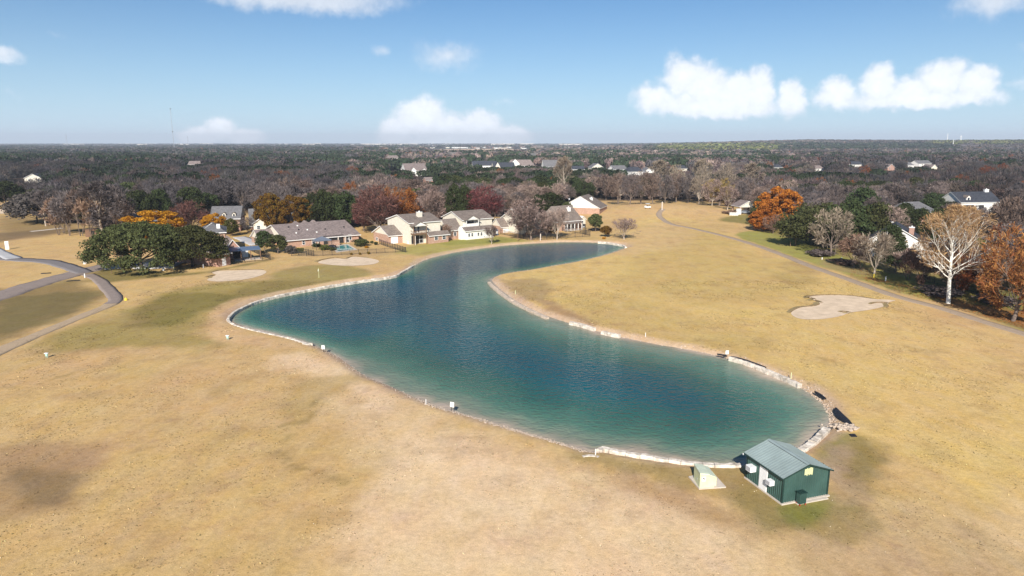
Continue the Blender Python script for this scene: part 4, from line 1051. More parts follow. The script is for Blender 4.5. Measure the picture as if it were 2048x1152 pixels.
# --- row house nearest the ranch house (cream, two storeys) ---
A = House('row_house', 'cream two-storey house with cream chimney and wooden balcony, leftmost of the lakeside row', 779, 488, ROT)
ga = A.block(pxR=818, pxL=747, ye=471, yr=452, wall='brick', gable='cream')
ga.feat('F', 782, 474, 795.5, 488, 'garage_door'); ga.feat('S', 752, 477, 756, 484)
mA = A.block(820, 489, 881, 776, 446, 429.5, wall='cream')
mA.chimney(838.5, 424.5, .3, 1.5, 1.1)
mA.put('F', mA.L * .05, mA.L * .38, .1, 2.4, 'recess_shade', 'dark'); mA.put('F', mA.L * .3, mA.L * .12, .1, 2.4, 'window')
mA.put('F', mA.L * .12, .8, 3.3, 2.1, 'window'); mA.put('F', mA.L * .24, .8, 3.3, 2.1, 'window')
def balcony(bk, t0, w, dep, z, hroof, encl=False):
    n = -bk.v; o = bk.P + bk.u * t0 + U3 * z
    k = MB(); k.obox(o, bk.u * w, n * dep, U3 * .2); k.build('balcony_floor', M['wood'], bk.par)
    k = MB()
    if encl: k.obox(o + n * (dep - .12) + U3 * .2, bk.u * w, n * .12, U3 * 1.0); k.obox(o + U3 * .2, bk.u * .1, n * (dep - .12), U3 * 1.0); k.obox(o + bk.u * (w - .1) + U3 * .2, bk.u * .1, n * (dep - .12), U3 * 1.0)
    else:
        for zz in (.3, 1.05): k.obox(o + n * (dep - .08) + U3 * (zz), bk.u * w, n * .08, U3 * .09); k.obox(o + U3 * zz, bk.u * .08, n * (dep - .1), U3 * .09); k.obox(o + bk.u * (w - .08) + U3 * zz, bk.u * .08, n * (dep - .1), U3 * .09)
        i = .25
        while i < w: k.obox(o + n * (dep - .06) + bk.u * i + U3 * .3, bk.u * .04, n * .04, U3 * .8); i += .22
    k.build('balcony_rail', M['whitesid' if encl else 'wood'], bk.par)
    for i in (0, w - .18):
        k = MB(); k.obox(bk.P + bk.u * (t0 + i) + n * (dep - .2) - U3 * .1, bk.u * .18, n * .18, U3 * (z + hroof - .05)); k.build('balcony_post', M['white' if encl else 'wood'], bk.par)
    # little gabled roof
    e = .3; a = [o - bk.u * e + n * (dep + e) + U3 * (hroof - .1), o + bk.u * (w + e) + n * (dep + e) + U3 * (hroof - .1)]; r = o + bk.u * w / 2 + n * (dep + e) + U3 * (hroof + w * .27); bv = bk.v * (dep + e + 2.6)
    k = MB()
    for s in (0, 1): k.mesh([a[s], a[s] + bv, r + bv, r] + [p - U3 * .16 for p in (a[s], a[s] + bv, r + bv, r)], [(0, 1, 2, 3), (4, 5, 6, 7), (0, 3, 7, 4), (0, 1, 5, 4)])
    k.build('balcony_roof', [M['roof_a']], bk.par)
    k = MB(); k.poly([a[0] + bk.u * e - n * .25, a[1] - bk.u * e - n * .25, r - n * .25 - U3 * .12]); k.obox(a[0] + bk.u * e - n * .35 - U3 * .15, bk.u * w, n * .1, U3 * .25); k.build('balcony_gable', M['whitesid'], bk.par)
balcony(mA, mA.L * .03, mA.L * .42, 1.9, 3.0, 2.75)
wA = A.block(P=mA.P + mA.u * mA.L * .52 - mA.v * 2.2, L=mA.L * .62, W=2.4, he=2.6, hr=3.4, wall='brick', ridge='u'); wA.put('F', 1.6, 1.3, .9, 1.3); wA.put('F', 4.4, 1.3, .9, 1.3)
# --- second row house (cream with white sun room) ---
B = House('row_house', 'cream two-storey house with white sun room of small black windows, second in the lakeside row', 926, 476, ROT)
mB = B.block(pxR=984, pxL=886, ye=439.7, yr=423)
gB = B.block(896, 479, 920.5, 874, 459.5, 439, wall='brick', gable='cream')
gB.feat('F', 898, 464, 902, 471); gB.put('F', gB.L * .45, 1.1, .9, 1.3)
sB = B.block(932, 480, 987, 0, 461.5, 455, W=3.6, wall='whitesid'); 
for f in (.07, .18, .40, .51, .73, .84): sB.put('F', sB.L * f, .85, .9, 1.15)
cb = B.block(922, 479.5, 930, 0, 459, 454, W=.9, wall='whitesid', roof='white', over=.1)
balcony(mB, mB.L * .03, mB.L * .42, 1.6, 3.4, 2.6, True); mB.put('F', mB.L * .1, mB.L * .28, 4.4, 1.5)
# --- third row house behind the big bare tree ---
Ch = House('row_house', 'cream house with white chimney half hidden by the large bare tree', 1003, 466, ROT)
gC = Ch.block(pxR=1034, pxL=984, ye=453, yr=437, wall='brick', gable='cream'); gC.feat('F', 1006, 456, 1016.5, 466.5, 'garage_door')
mC = Ch.block(1048, 470, 1090, 1003, 442, 417.5); mC.chimney(1049.5, 413.5, .3, 1.5, 1.1, 'whitesid')
mC.put('F', mC.L * .1, 1.6, 3.4, 1.8); mC.put('F', mC.L * .45, 1.8, 3.4, 1.5); mC.put('F', mC.L * .1, mC.L * .5, .1, 2.3, 'recess_shade', 'dark')
wC = Ch.block(1074, 471, 1100, 0, 455, 448, W=3, wall='brick'); wC.put('F', 1.2, 1.4, .9, 1.2)
# --- fourth: low house with porch ---
D = House('row_house', 'low brick house with white chimney and white porch columns ending the row', 1101, 464, ROT)
mD = D.block(pxR=1163, pxL=1079, ye=442, yr=414, wall='brick', gable='cream', hip=3)
mD.chimney(1137, 415.5, .35, 1.3, 1.0, 'white'); mD.porch('F', mD.L * .38, mD.L * .5, 2.4, 2.6, 5, 'roof_a')
for f in (.45, .58, .70): mD.put('F', mD.L * f, 1.5, .3, 2.0)
mD.put('F', mD.L * .08, 1.6, .8, 1.4)
eD = D.block(1160, 454, 1171, 0, 439, 432.5, W=4, wall='cream', roof='white', ridge='v', over=.3); eD.put('F', .6, 1.0, .7, 1.5)
# --- fifth: big white gable ---
E5 = House('gable_house', 'white gabled house with brick base and tall white chimney behind the row', 1122, 428, -20)
mE = E5.block(pxR=1199, pxL=1130, ye=415, yr=393, ridge='v', wall='brick', gable='whitesid', W=14, he=2.9, over=.3)
mE.chimney(1183, 396, .45, 1.2, 1.0, 'white'); mE.put('F', 3.2, .6, 6, .7, 'vent', 'grille')

# --- long ranch house ---
Rn = House('ranch_house', 'long low brick ranch house with wide taupe roof behind the iron fence', 573, 496, 36)
mR = Rn.block(pxR=717, pxL=524, ye=480.5, yr=450, wall='brick', gable='cream', roof='roof_b', over=.6)
mR.feat('F', 604, 480, 610, 489.5); mR.feat('F', 623.5, 477, 630.5, 488); mR.feat('F', 697, 468.5, 703, 480)
mR.put('F', mR.L * .50, mR.L * .28, .05, 2.5, 'recess_shade', 'dark'); mR.put('F', mR.L * .82, 1.0, .05, 2.1, 'window')
for f in (.42, .56, .70, .80):
    k = MB(); k.cbox(mR.P + mR.u * mR.L * f - mR.v * .35, .3, .3, 0, mR.he - .2, mR.h.th); k.build('porch_post', M['conc'], mR.par)
for t_, s_, mm in ((.2, .35, 'white'), (.27, .55, 'black'), (.30, .8, 'white'), (.38, .5, 'white'), (.62, .45, 'black'), (.9, .5, 'black'), (.17, .75, 'black'), (.47, .3, 'white')):
    p = mR.P + mR.u * (mR.L * t_) + mR.v * (mR.W / 2 * s_) + U3 * (mR.he + mR.sl * mR.W / 2 * s_ + .1); k = MB(); k.cbox(p, .35, .35, p.z - .1, p.z + .3, R(36)); k.build('roof_vent', M[mm], mR.roof)
for t_ in (.33, .46, .58):
    p = mR.P + mR.u * (mR.L * t_) + mR.v * (mR.W * .5); k = MB(); g0 = p - mR.u * 1.2 + U3 * (mR.hr - .4)
    k.mesh([g0, g0 + mR.u * 2.4, p + U3 * (mR.hr + .6), g0 + mR.v * 2, g0 + mR.u * 2.4 + mR.v * 2, p + mR.v * 2 + U3 * (mR.hr + .6)], [(0, 1, 2), (3, 5, 4), (0, 2, 5, 3), (1, 4, 5, 2)]); k.build('roof_hump', M['roof_b'], mR.roof)
wR = Rn.block(521, 491, 560, 507, 479, 460, wall='brick', gable='cream', roof='roof_b', W=9); wR.feat('S', 511, 482, 515, 488)
# --- house behind the live oaks ---
H1 = House('oak_house', 'grey-roofed house with white chimney half hidden behind the live oaks', 404, 508, 22)
m1 = H1.block(pxR=452, pxL=388, ye=466, yr=446, wall='brick', roof='roof_grey', hip=4, W=13); m1.chimney(436, 448, .2, .9, .8, 'white', cap=False)
l1 = H1.block(437, 534, 460, 340, 513, 500, th=62, wall='brick2', gable='cream', roof='roof_b', hip=0, W=17, he=3.0, hr=4.6); l1.put('F', 1.2, 1.1, .1, 2.1, 'door')
r1 = H1.block(455, 520, 479, 0, 493, 474, th=30, W=9, wall='brick2', roof='roof_b', ridge='v', hr=5.2, he=3.2)
r1.porch('F', .4, 7.5, 3.2, 2.7, 4, 'blue_metal', 'wood'); r1.put('F', 1.5, 2, .1, 2.1, 'recess_shade', 'dark')
# --- houses beyond the oaks ---
H2 = House('dormer_house', 'grey-roofed house with two white dormers behind the small yellow tree', 424, 464, 12)
m2 = H2.block(pxR=480, pxL=404, ye=437, yr=413, wall='brick2', gable='cream', roof='roof_grey', W=11)
m2.dormer(m2.L * .45, 1.1, 1.2, 1.8, 'cream', .8); m2.dormer(m2.L * .8, 1.1, 1.2, 1.8, 'cream', .8); print('H2', m2.P, m2.L, m2.he, m2.hr); m2.put('F', m2.L * .55, 1.2, 1, 1.5); m2.put('F', m2.L * .2, 1.2, 1, 1.5)
H3 = House('grey_house', 'grey-roofed cream house left of the brown oak trees', 502, 462, 15)
m3 = H3.block(pxR=541, pxL=485, ye=440, yr=418, wall='brick2', gable='cream', roof='roof_grey', L=14)
n3 = H3.block(508, 464, 528, 0, 446, 434, W=5, L=6, wall='cream', roof='roof_grey', ridge='v'); n3.put('F', 1, 1.2, .9, 1.3); m3.put('F', 9.5, 1.2, .9, 1.3)
H4 = House('grey_house', 'grey roof showing above the golden tree by the oaks', 252, 466, 12)
m4 = H4.block(pxR=300, pxL=245, ye=448, yr=424, wall='brick2', gable='cream', roof='roof_grey', L=18, W=9, he=3); m4.put('F', 2, 1.2, .9, 1.3)
# --- right side ---
G1 = House('brick_chimney_house', 'dark-roofed house with red brick chimney and white gable behind the white sycamore', 1862, 520, 25)
g1 = G1.block(pxR=1900, pxL=1795, ye=485, yr=452, th=62, wall='whitesid', roof='roof_dark', W=17, L=13, he=3.2, hr=8.2, ridge='u')
g1.chimney(1824, 455, .3, 1.6, 1.2, 'brick2'); g1.put('S', 4, 1.3, 1, 1.4)
G2 = House('blue_roof_house', 'large house with blue-black roof and white trim at the right edge of the wood', 1919, 432, 8)
g2 = G2.block(pxR=1998, pxL=1903, ye=404, yr=384, wall='whitesid', gable='whitesid', roof='roof_dark', W=12)
g2.chimney(1972, 379, .5, 1.8, .9, 'white'); g2.dormer(4, 1.8, 1.5, 3, 'whitesid', 1); g2.feat('F', 1926, 410, 1946, 428, 'recess_shade', 'dark'); g2.feat('F', 1956, 410, 1966, 428, 'recess_shade', 'dark'); g2.put('F', g2.L * .85, 1.4, 1, 1.5)
G3 = House('pale_house', 'house with pale roof half hidden by evergreens on the right', 1820, 450, 20)
g3 = G3.block(pxR=1850, pxL=1798, ye=425, yr=405, wall='brick2', roof='roof_grey', hip=3, L=13, W=12); g3.put('F', 2, 1.2, 1, 1.3)
G4 = House('small_gable', 'small cream gable end among the evergreens on the right', 1762, 490, 18)
g4 = G4.block(pxR=1790, pxL=1755, ye=458, yr=443, wall='cream', roof='roof_grey', ridge='v', L=6, W=12); g4.put('F', 2.2, 1.2, 2.4, 1.4)
# carport with a parked car at the end of the fairway
CPt = House('carport', 'tan gabled carport sheltering a silver car beside the orange tree', 1479, 429, 8, 'carport')
cpk = CPt.block(pxR=1503, pxL=0, ye=413, yr=403, wall='cream', roof='roof_b', ridge='v', L=7.2, W=7, base=2.9, gable='cream', he=3.4, hr=5.4)
for a_, b_ in ((0, 0), (1, 0), (0, 1), (1, 1)):
    k = MB(); k.cbox(cpk.P + cpk.u * (.2 + (cpk.L - .4) * a_) + cpk.v * (.2 + (cpk.W - .4) * b_), .5, .5, cpk.P.z - .1, cpk.P.z + 2.9, R(8)); k.build('pillar', M['brick'], cpk.par)
def car(P, rz, body, label, group=None, s=1.0):
    c = empty('parked_car', P, label, 'car', group, rz)
    Mx = Matrix.LocRotScale(P, c.rotation_euler, (s, s, s)); T = lambda x, y, z: Mx @ Vector((x, y, z))
    prof = [(-2.2, .35), (-2.25, .75), (-2.0, .95), (-1.55, 1.0), (-1.0, 1.42), (.55, 1.45), (1.25, 1.0), (2.05, .88), (2.25, .6), (2.2, .35)]
    k = MB(); n = len(prof)
    L_ = [T(x, -.85 + (.14 if z > 1.05 else 0), z) for x, z in prof]; Rr = [T(x, .85 - (.14 if z > 1.05 else 0), z) for x, z in prof]
    k.mesh(L_ + Rr, [(i, i + 1, n + i + 1, n + i) for i in range(n - 1)] + [tuple(range(n))[::-1], tuple(range(n, 2 * n)), (n - 1, 0, n, 2 * n - 1)]); k.build('body', body, c)
    for y_ in (-.86, .80):
        k = MB(); q = [(-1.35, 1.03), (-.95, 1.36), (.5, 1.38), (1.05, 1.03)]; k.mesh([T(x, y_ + (.08 * (1 if y_ < 0 else -1) if z > 1.1 else 0), z) for x, z in q] + [T(x, y_ + .06 + (.08 * (1 if y_ < 0 else -1) if z > 1.1 else 0), z) for x, z in q], [(0, 1, 2, 3), (7, 6, 5, 4), (0, 4, 5, 1), (1, 5, 6, 2), (2, 6, 7, 3)]); k.build('side_window', M['glass'], c)
    for x_ in (-1.4, 1.4):
        for y_ in (-.9, .72): k = MB(); k.tube(T(x_, y_, .33), T(x_, y_ + .18, .33), .33 * s, n=12); k.build('wheel', M['black'], c)
    return c
car(cpk.P + cpk.u * 3.6 + cpk.v * 2.8, R(12), M['carpaint'], 'silver car parked under the tan carport')
# more distant houses: corner px, right, left, eave, ridge
def far_house(label, cx, cy, pR, pL, ye, yr, th=20, wall='whitesid', roof='roof_grey', ridge='u', group=None, wins=2, L=None, W=None, hip=0, wings=()):
    h = House('far_house', label, cx, cy, th, 'house', group); bk = h.block(pxR=pR, pxL=pL, ye=ye, yr=yr, wall=wall, roof=roof, ridge=ridge, L=L, W=W, hip=hip, over=.5)
    for i in range(wins): bk.put('F', bk.L * (.2 + .55 * i / max(1, wins - 1)), min(1.6, bk.L * .2), bk.he * .35, bk.he * .4)
    for (a, b_, c, d, e) in wings: w_ = h.block(P=bk.P + bk.u * bk.L * a - bk.v * b_, L=c, W=b_ + 2, he=d, hr=e, ridge='v', wall=wall, roof=roof); w_.put('F', c * .35, c * .3, .9, 1.4)
    return bk
far_house('white house with brown-grey roofs and three gables in the middle distance', 812, 352, 846, 783, 341.5, 327, 18, 'whitesid', 'roof_b', L=20, W=30, hip=0, wings=((.1, 7, 8, 3.5, 8), (.6, 6, 8, 3.3, 7)))
far_house('white two-storey house with brown roof on the rise in the middle distance', 1018, 341, 1064, 1008, 331, 319.5, 10, 'whitesid', 'roof_b', L=30, W=16, hip=4, wings=((.05, 4, 10, 8, 13),))
far_house('grey-roofed pale house right of the white two-storey house', 1088, 343, 1122, 1085, 333, 320, 8, 'whitesid', 'roof_grey', L=26, W=14)
far_house('dark-roofed house with a small yellow gable behind evergreens', 988, 343, 1022, 975, 336, 325, 12, 'cream', 'roof_dark', L=24, W=16, wings=((.0, 3, 7, 4, 10),))
far_house('blue-grey roofed house left of the dark-roofed house', 946, 336, 985, 940, 331, 322, 8, 'whitesid', 'roof_dark', L=30, W=16)
far_house('small brown shed roof among the bare trees behind the row', 853, 366, 866, 846, 360, 354.5, 25, 'brick2', 'roof_b', L=9, W=8)
far_house('cream house with dark roof at the far left of the wood', 50, 366, 84, 36, 356, 348, 14, 'cream', 'roof_dark', L=11, W=12, ridge='v')
far_house('brown brick house with chimney showing above the left wood', 377, 336, 400, 372, 329, 322, 10, 'brick2', 'roof_b', L=20, W=14)
far_house('dark grey house left of the white gable among pale bare trees', 1085, 350, 1115, 1080, 343, 336, 8, 'whitesid', 'roof_dark', L=22, W=14)
for i, (cx, cy, w_, yr, ro, wa, lab) in enumerate([
    (1145, 345, 24, 332, 'roof_dark', 'whitesid', 'dark-roofed white house just right of the tall pale sycamore'),
    (1184, 341, 22, 327, 'roof_grey', 'cream', 'grey-roofed cream house above the row of bare trees'),
    (1228, 346, 26, 331, 'roof_grey', 'whitesid', 'grey-roofed white house in the line of distant houses'),
    (1262, 352, 24, 334, 'roof_dark', 'whitesid', 'white house with steep dark roof in the line of distant houses'),
    (1292, 346, 16, 335, 'roof_grey', 'whitesid', 'small white gabled house behind the pale bare trees'),
    (1352, 343, 22, 331, 'roof_dark', 'cream', 'dark-roofed house between pale bare trees'),
    (1404, 352, 18, 339, 'roof_grey', 'whitesid', 'white house behind the yellow bare tree'),
    (1548, 341, 18, 328, 'roof_dark', 'whitesid', 'dark house with white peak in the right wood'),
    (1632, 343, 15, 331, 'roof_b', 'whitesid', 'pale grey roof in the right wood'),
    (1702, 335, 24, 323, 'roof_dark', 'whitesid', 'blue-black roofed house with white gable in the right wood'),
    (1775, 341, 14, 328, 'roof_b', 'brick2', 'brown gabled house in the right wood'),
    (1816, 336, 12, 324, 'roof_grey', 'whitesid', 'small white gable right of the brown gable in the wood'),
    (1838, 333, 26, 321, 'roof_grey', 'whitesid', 'wide pale-roofed house in the right wood'),
    (1862, 341, 12, 329, 'roof_b', 'cream', 'small cream gable in the right wood'),
    (700, 318, 14, 309, 'roof_b', 'brick', 'brick house beside the red tree in the far suburb'),
    (776, 321, 22, 311, 'roof_b', 'cream', 'pale hip-roofed house in the far suburb'),
    (874, 317, 22, 309, 'roof_grey', 'whitesid', 'grey house below the bare building site'),
    (900, 318, 18, 311, 'roof_dark', 'brick', 'dark roof beside the grey house below the building site'),
    (1062, 316, 16, 308, 'roof_b', 'cream', 'tan hip-roofed house right of the building site'),
    (962, 316, 20, 312, 'roof_b', 'brick', 'brown roof below the middle of the building site')]):
    far_house(lab, cx, cy, cx + w_, cx - w_ * .35, yr + (cy - yr) * .5, yr, 6 + (i * 7) % 22, wa, ro, 'v' if i % 3 == 1 else 'u', None, 1, L=None, W=13, hip=2 if i % 4 == 3 else 0)
# tiny houses of the suburb near the horizon
TINY = []
for i in range(150):
    px = rng.uniform(600, 1260) if i < 120 else rng.uniform(100, 600); py = 294.5 + 16 * rng.random() ** 1.5 if i < 120 else rng.uniform(293, 297)
    if 860 < px < 1060 and py > 298: py = rng.uniform(295, 297.5)
    P = at(px, py); TINY.append((P.x, P.y)); h = empty('distant_house', P, 'tiny pale house in the suburb near the horizon', 'house', 'tiny houses near the horizon', rng.uniform(-.5, .5))
    t = h.rotation_euler[2]; u = Vector((math.cos(t), math.sin(t), 0)); v = Vector((-math.sin(t), math.cos(t), 0)); L, W = rng.uniform(12, 22), rng.uniform(9, 13); he = rng.uniform(3, 6); hr = he + rng.uniform(2, 3.5)
    if i % 9 == 0 and py < 298: L *= 3.5; hr = he + .6
    q = [P, P + u * L, P + u * L + v * W, P + v * W]; k = MB()
    for a in range(4): b_ = (a + 1) % 4; k.poly([q[a] - U3 * 2, q[b_] - U3 * 2, q[b_] + U3 * he, q[a] + U3 * he])
    g1_, g2_ = P + v * W / 2 + U3 * hr, P + v * W / 2 + u * L + U3 * hr; k.poly([q[3] + U3 * he, q[0] + U3 * he, g1_]); k.poly([q[1] + U3 * he, q[2] + U3 * he, g2_])
    k.build('wall', M[['whitesid', 'cream', 'white', 'brick'][i % 4]], h)
    k = MB(); e = .4
    for s_, (a, b_) in enumerate(((q[0] - u * e - v * e, q[1] + u * e - v * e), (q[3] - u * e + v * e, q[2] + u * e + v * e))): k.poly([a + U3 * (he - .1), b_ + U3 * (he - .1), g2_ + u * e + U3 * .15, g1_ - u * e + U3 * .15])
    k.build('roof', M[['roof_b', 'roof_grey', 'roof_a', 'roof_dark'][int(rng.integers(4))]], h)

# long pale sheds on the skyline
for i in range(30):
    px = rng.uniform(60, 620) if i < 12 else rng.uniform(620, 1180); P = at(px, rng.uniform(289.3, 292)); TINY.append((P.x, P.y)); L, W, he = rng.uniform(60, 190), 40, rng.uniform(9, 15)
    h = empty('distant_warehouse', P, 'long pale flat-roofed warehouse on the hazy skyline', 'warehouse', 'pale warehouses along the skyline')
    k = MB(); k.cbox(P + Vector((0, 20, 0)), L, W, P.z - 2, P.z + he); k.build('wall', M['conc'], h); k = MB(); k.cbox(P + Vector((0, 20, 0)), L + 2, W + 2, P.z + he, P.z + he + 1); k.build('roof', M['white_metal'], h)

# ---------------- yards: fences, pool, furniture ----------------
def iron_fence(pts, label, h=1.35, step=2.4, pick=.16):
    P = [at(*p) for p in pts]; f = empty('iron_fence', P[0], label, 'fence'); k = MB(); posts = []
    for a, b in zip(P, P[1:]):
        d = b - a; L = d.length; d.normalize(); nn = Vector((-d.y, d.x, 0))
        for z in (.15, h - .22, h - .05): k.obox(a + U3 * z - nn * .015, d * L, nn * .03, U3 * .035)
        i = 0
        while i < L: k.obox(a + d * i - nn * .01, d * .022, nn * .022, U3 * h); i += pick
        m = max(1, round(L / step))
        for j in range(m + 1): posts.append(a + d * (L * j / m))
    k.build('railing', M['iron'], f)
    for j, q in enumerate(posts):
        if j and (q - posts[j-1]).length < .3: continue
        k = MB(); k.cbox(q, .09, .09, q.z - .2, q.z + h + .1); k.build('post', M['iron'], f)
iron_fence([(583,512),(628,512.5),(700,509),(770,506),(812,504)], 'black iron fence in front of the ranch house yard', 1.3)
iron_fence([(759,488),(775,494),(795,500),(811,505)], 'dark iron fence slanting from the cream garage to the yard corner', 1.5, 1.6)
iron_fence([(596,510),(612,509),(628,512)], 'short iron fence with gate at the ranch yard corner', 1.5, 1.5)
iron_fence([(502,502),(520,510),(541,519)], 'iron fence slanting beside the patio of the oak house', 1.5, 1.6)
iron_fence([(541,520),(510,523),(470,527),(446,530)], 'iron fence in front of the patio of the oak house', 1.3)
iron_fence([(1000,468),(1020,472),(1040,476),(1055,480),(1080,480),(1120,477),(1180,473)], 'iron fence between the row houses and the far water', 1.5, 2.6)
iron_fence([(1118,461),(1140,464),(1160,467),(1180,471)], 'iron fence slanting down beside the porch lawn', 1.5, 2)
iron_fence([(1160,464),(1185,463),(1210,461)], 'iron fence behind the small evergreen tree', 1.4, 2.4)
iron_fence([(1838,562),(1900,574),(1960,587),(2048,604)], 'black iron fence in the shade under the trees on the right', 1.3, 2.8)
# pool
pp = [at(*p) for p in ((676,503),(708,499),(694,490),(668,494))]; po = empty('swimming_pool', pp[0], 'small teal swimming pool with pale deck in the ranch yard', 'swimming pool')
k = MB(); c = sum(pp, Vector()) / 4; dk = [c + (p - c) * 1.3 for p in pp]; k.poly([p + U3 * .10 for p in dk]); [k.poly([dk[i] - U3 * .1, dk[(i + 1) % 4] - U3 * .1, dk[(i + 1) % 4] + U3 * .1, dk[i] + U3 * .1]) for i in range(4)]; k.build('deck', M['conc'], po)
k = MB(); k.poly([p + U3 * .14 for p in pp]); k.build('water', M['pool'], po)
k = MB(); q = at(668, 491); k.cbox(q, 3.2, 1.0, 0, 1.3, R(36)); k.cbox(q, 3.4, 1.2, 1.3, 1.42, R(36)); k.build('spillover_wall', M['brick'], po)
# canopy
P = at(645, 498); g_ = empty('garden_canopy', P, 'blue-grey canvas canopy over the ranch house patio', 'canopy'); W_ = 4.6; rz = R(36); u = Vector((math.cos(rz), math.sin(rz), 0)); v = Vector((-math.sin(rz), math.cos(rz), 0))
cor = [P - u * W_ / 2 * a - v * W_ * .3 * b for a, b in ((1, 1), (-1, 1), (-1, -1), (1, -1))]
k = MB(); ap = P + U3 * 3.7; z = U3 * 2.7
for i in range(4): a, b_ = cor[i] + z, cor[(i + 1) % 4] + z; k.poly([a, b_, ap]); k.poly([a - U3 * .3, b_ - U3 * .3, b_, a])
k.build('canvas_roof', M['canopy'], g_)
for q in cor: k = MB(); k.cbox(q, .1, .1, 0, 2.7); k.build('pole', M['iron'], g_)
# loungers by the pool
for i in range(4):
    q = at(652 + i * 6, 497.5 - i * .3); s = empty('sun_lounger', q, 'dark sun lounger on the deck beside the teal pool', 'lounger', 'sun loungers beside the pool', R(-40)); t = R(-40); u = Vector((math.cos(t), math.sin(t), 0)); v = Vector((-math.sin(t), math.cos(t), 0))
    k = MB(); k.obox(q + U3 * .32, u * 1.3, v * .6, U3 * .08); k.build('seat', M['black'], s)
    k = MB(); k.obox(q + U3 * .34, u * -.5 + U3 * .45, v * .6, U3 * .07); k.build('backrest', M['black'], s)
    for a in (.05, 1.2):
        k = MB(); k.obox(q + u * a, u * .05, v * .6, U3 * .33); k.build('leg', M['steel'], s)
def blob_thing(name, px, py, dims, m, label, cat, parts=()):
    q = at(px, py); k = MB(); k.cbox(q, *dims[:2], q.z, q.z + dims[2], R(30)); k.cbox(q, dims[0] * 1.06, dims[1] * 1.06, q.z + dims[2], q.z + dims[2] + .08, R(30)); r = empty(name, q, label, cat); k.build('body', M[m], r)
    for (pn, dx, dz, w, h, pm) in parts:
        k = MB(); u = Vector((math.cos(R(30)), math.sin(R(30)), 0)); n = Vector((u.y, -u.x, 0)); k.obox(q + u * (dx - w / 2) + n * (dims[1] / 2 + .01) + U3 * dz, u * w, n * .04, U3 * h); k.build(pn, M[pm], r)
blob_thing('storage_cabinet', 484, 514, (3.0, 1.5, 1.5), 'white', 'white spa cabinet on the patio of the oak house', 'cabinet', (('door', -.5, .2, .9, 1.0, 'dark'),))
blob_thing('ac_unit', 427, 529, (.9, .9, 1.2), 'white_metal', 'white unit against the brick wall behind the oaks', 'outdoor unit', (('grille', 0, .2, .6, .7, 'grille'),))
blob_thing('planter_box', 458, 524, (2.6, .8, .8), 'wood', 'brown timber box on the patio of the oak house', 'planter', (('panel', 0, .1, 2.2, .5, 'wood'),))
blob_thing('grill', 1166, 455, (1.6, .8, 1.1), 'black', 'black barbecue grill in front of the white porch', 'grill', (('door', 0, .1, .8, .5, 'steel'),))
blob_thing('covered_table', 823, 487, (2.8, 1.6, .8), 'white', 'white covered table beside the cream garage', 'table', (('skirt', 0, .05, 2.2, .6, 'white'),))
blob_thing('patio_swing', 873, 484, (2.2, 1.2, 1.6), 'white', 'white patio swing in front of the first row house', 'swing', (('seat', 0, .4, 1.6, .4, 'teal'),))
blob_thing('white_bin', 1477, 429, (1.6, 1.2, 2.3), 'white', 'white box beside the carport wall', 'box', (('door', 0, .2, .8, 1.6, 'white_metal'),))
blob_thing('utility_trailer', 988, 470.5, (2.4, 1.5, 1.8), 'blue_metal', 'blue and white covered box at the corner of the sun room', 'box', (('panel', .3, .6, 1.2, .8, 'white'),))
blob_thing('sign_board', 15, 499, (.9, .3, 2.3), 'white', 'white notice board by the path junction at far left', 'sign', (('panel', 0, .9, .7, 1.1, 'white_metal'),))
blob_thing('garden_shed', 183, 473, (3.2, 2.4, 2.3), 'wood', 'dark wooden shed behind the left brush', 'shed', (('door', .5, .05, .9, 1.9, 'dark'),))
blob_thing('small_gate_house', 217, 471, (3.6, 2, 1.5), 'stone', 'pale low structure under the bare trees at left', 'structure', (('recess_shade', 0, .1, 1.2, 1.0, 'dark'),))
# white picket fence by the carport
Pf = [at(1459, 431), at(1476, 431.5)]; wf = empty('picket_fence', Pf[0], 'short white fence left of the carport', 'fence'); k = MB(); d = Pf[1] - Pf[0]; L = d.length; d.normalize(); i = 0
while i < L: k.obox(Pf[0] + d * i, d * .14, Vector((0, .04, 0)), U3 * 1.3); i += .24
k.build('pickets', M['white'], wf); k = MB(); [k.obox(Pf[0] + U3 * z_ + Vector((0, .05, 0)), d * L, Vector((0, .05, 0)), U3 * .1) for z_ in (.3, 1.0)]; k.build('rail', M['white'], wf)
# golf cart near the rise
q = at(1295, 416.5); gc = empty('golf_cart', q, 'white golf cart parked at the crest of the far fairway', 'golf cart')
k = MB(); k.cbox(q, 2.6, 1.2, q.z + .3, q.z + .8); k.cbox(q + Vector((-.9, 0, 0)), .8, 1.15, q.z + .8, q.z + 1.05); k.build('body', M['white'], gc)
k = MB(); k.cbox(q, 1.8, 1.3, q.z + 1.85, q.z + 1.95); k.build('roof', M['white'], gc)
for a in (-.8, .8):
    for b_ in (-.55, .55): k = MB(); k.tube(q + Vector((a, b_, .7)), q + Vector((a * .9, b_, 1.87)), .03, n=6); k.build('roof_post', M['iron'], gc)
for a in (-.85, .85):
    for b_ in (-.62, .5): k = MB(); k.tube(q + Vector((a, b_, .22)), q + Vector((a, b_ + .14, .22)), .23, n=10); k.build('wheel', M['black'], gc)
k = MB(); k.cbox(q + Vector((.1, 0, 0)), .6, 1.1, q.z + .8, q.z + .95); k.cbox(q + Vector((-.25, 0, 0)), .12, 1.1, q.z + .9, q.z + 1.4); k.build('seat', M['black'], gc)

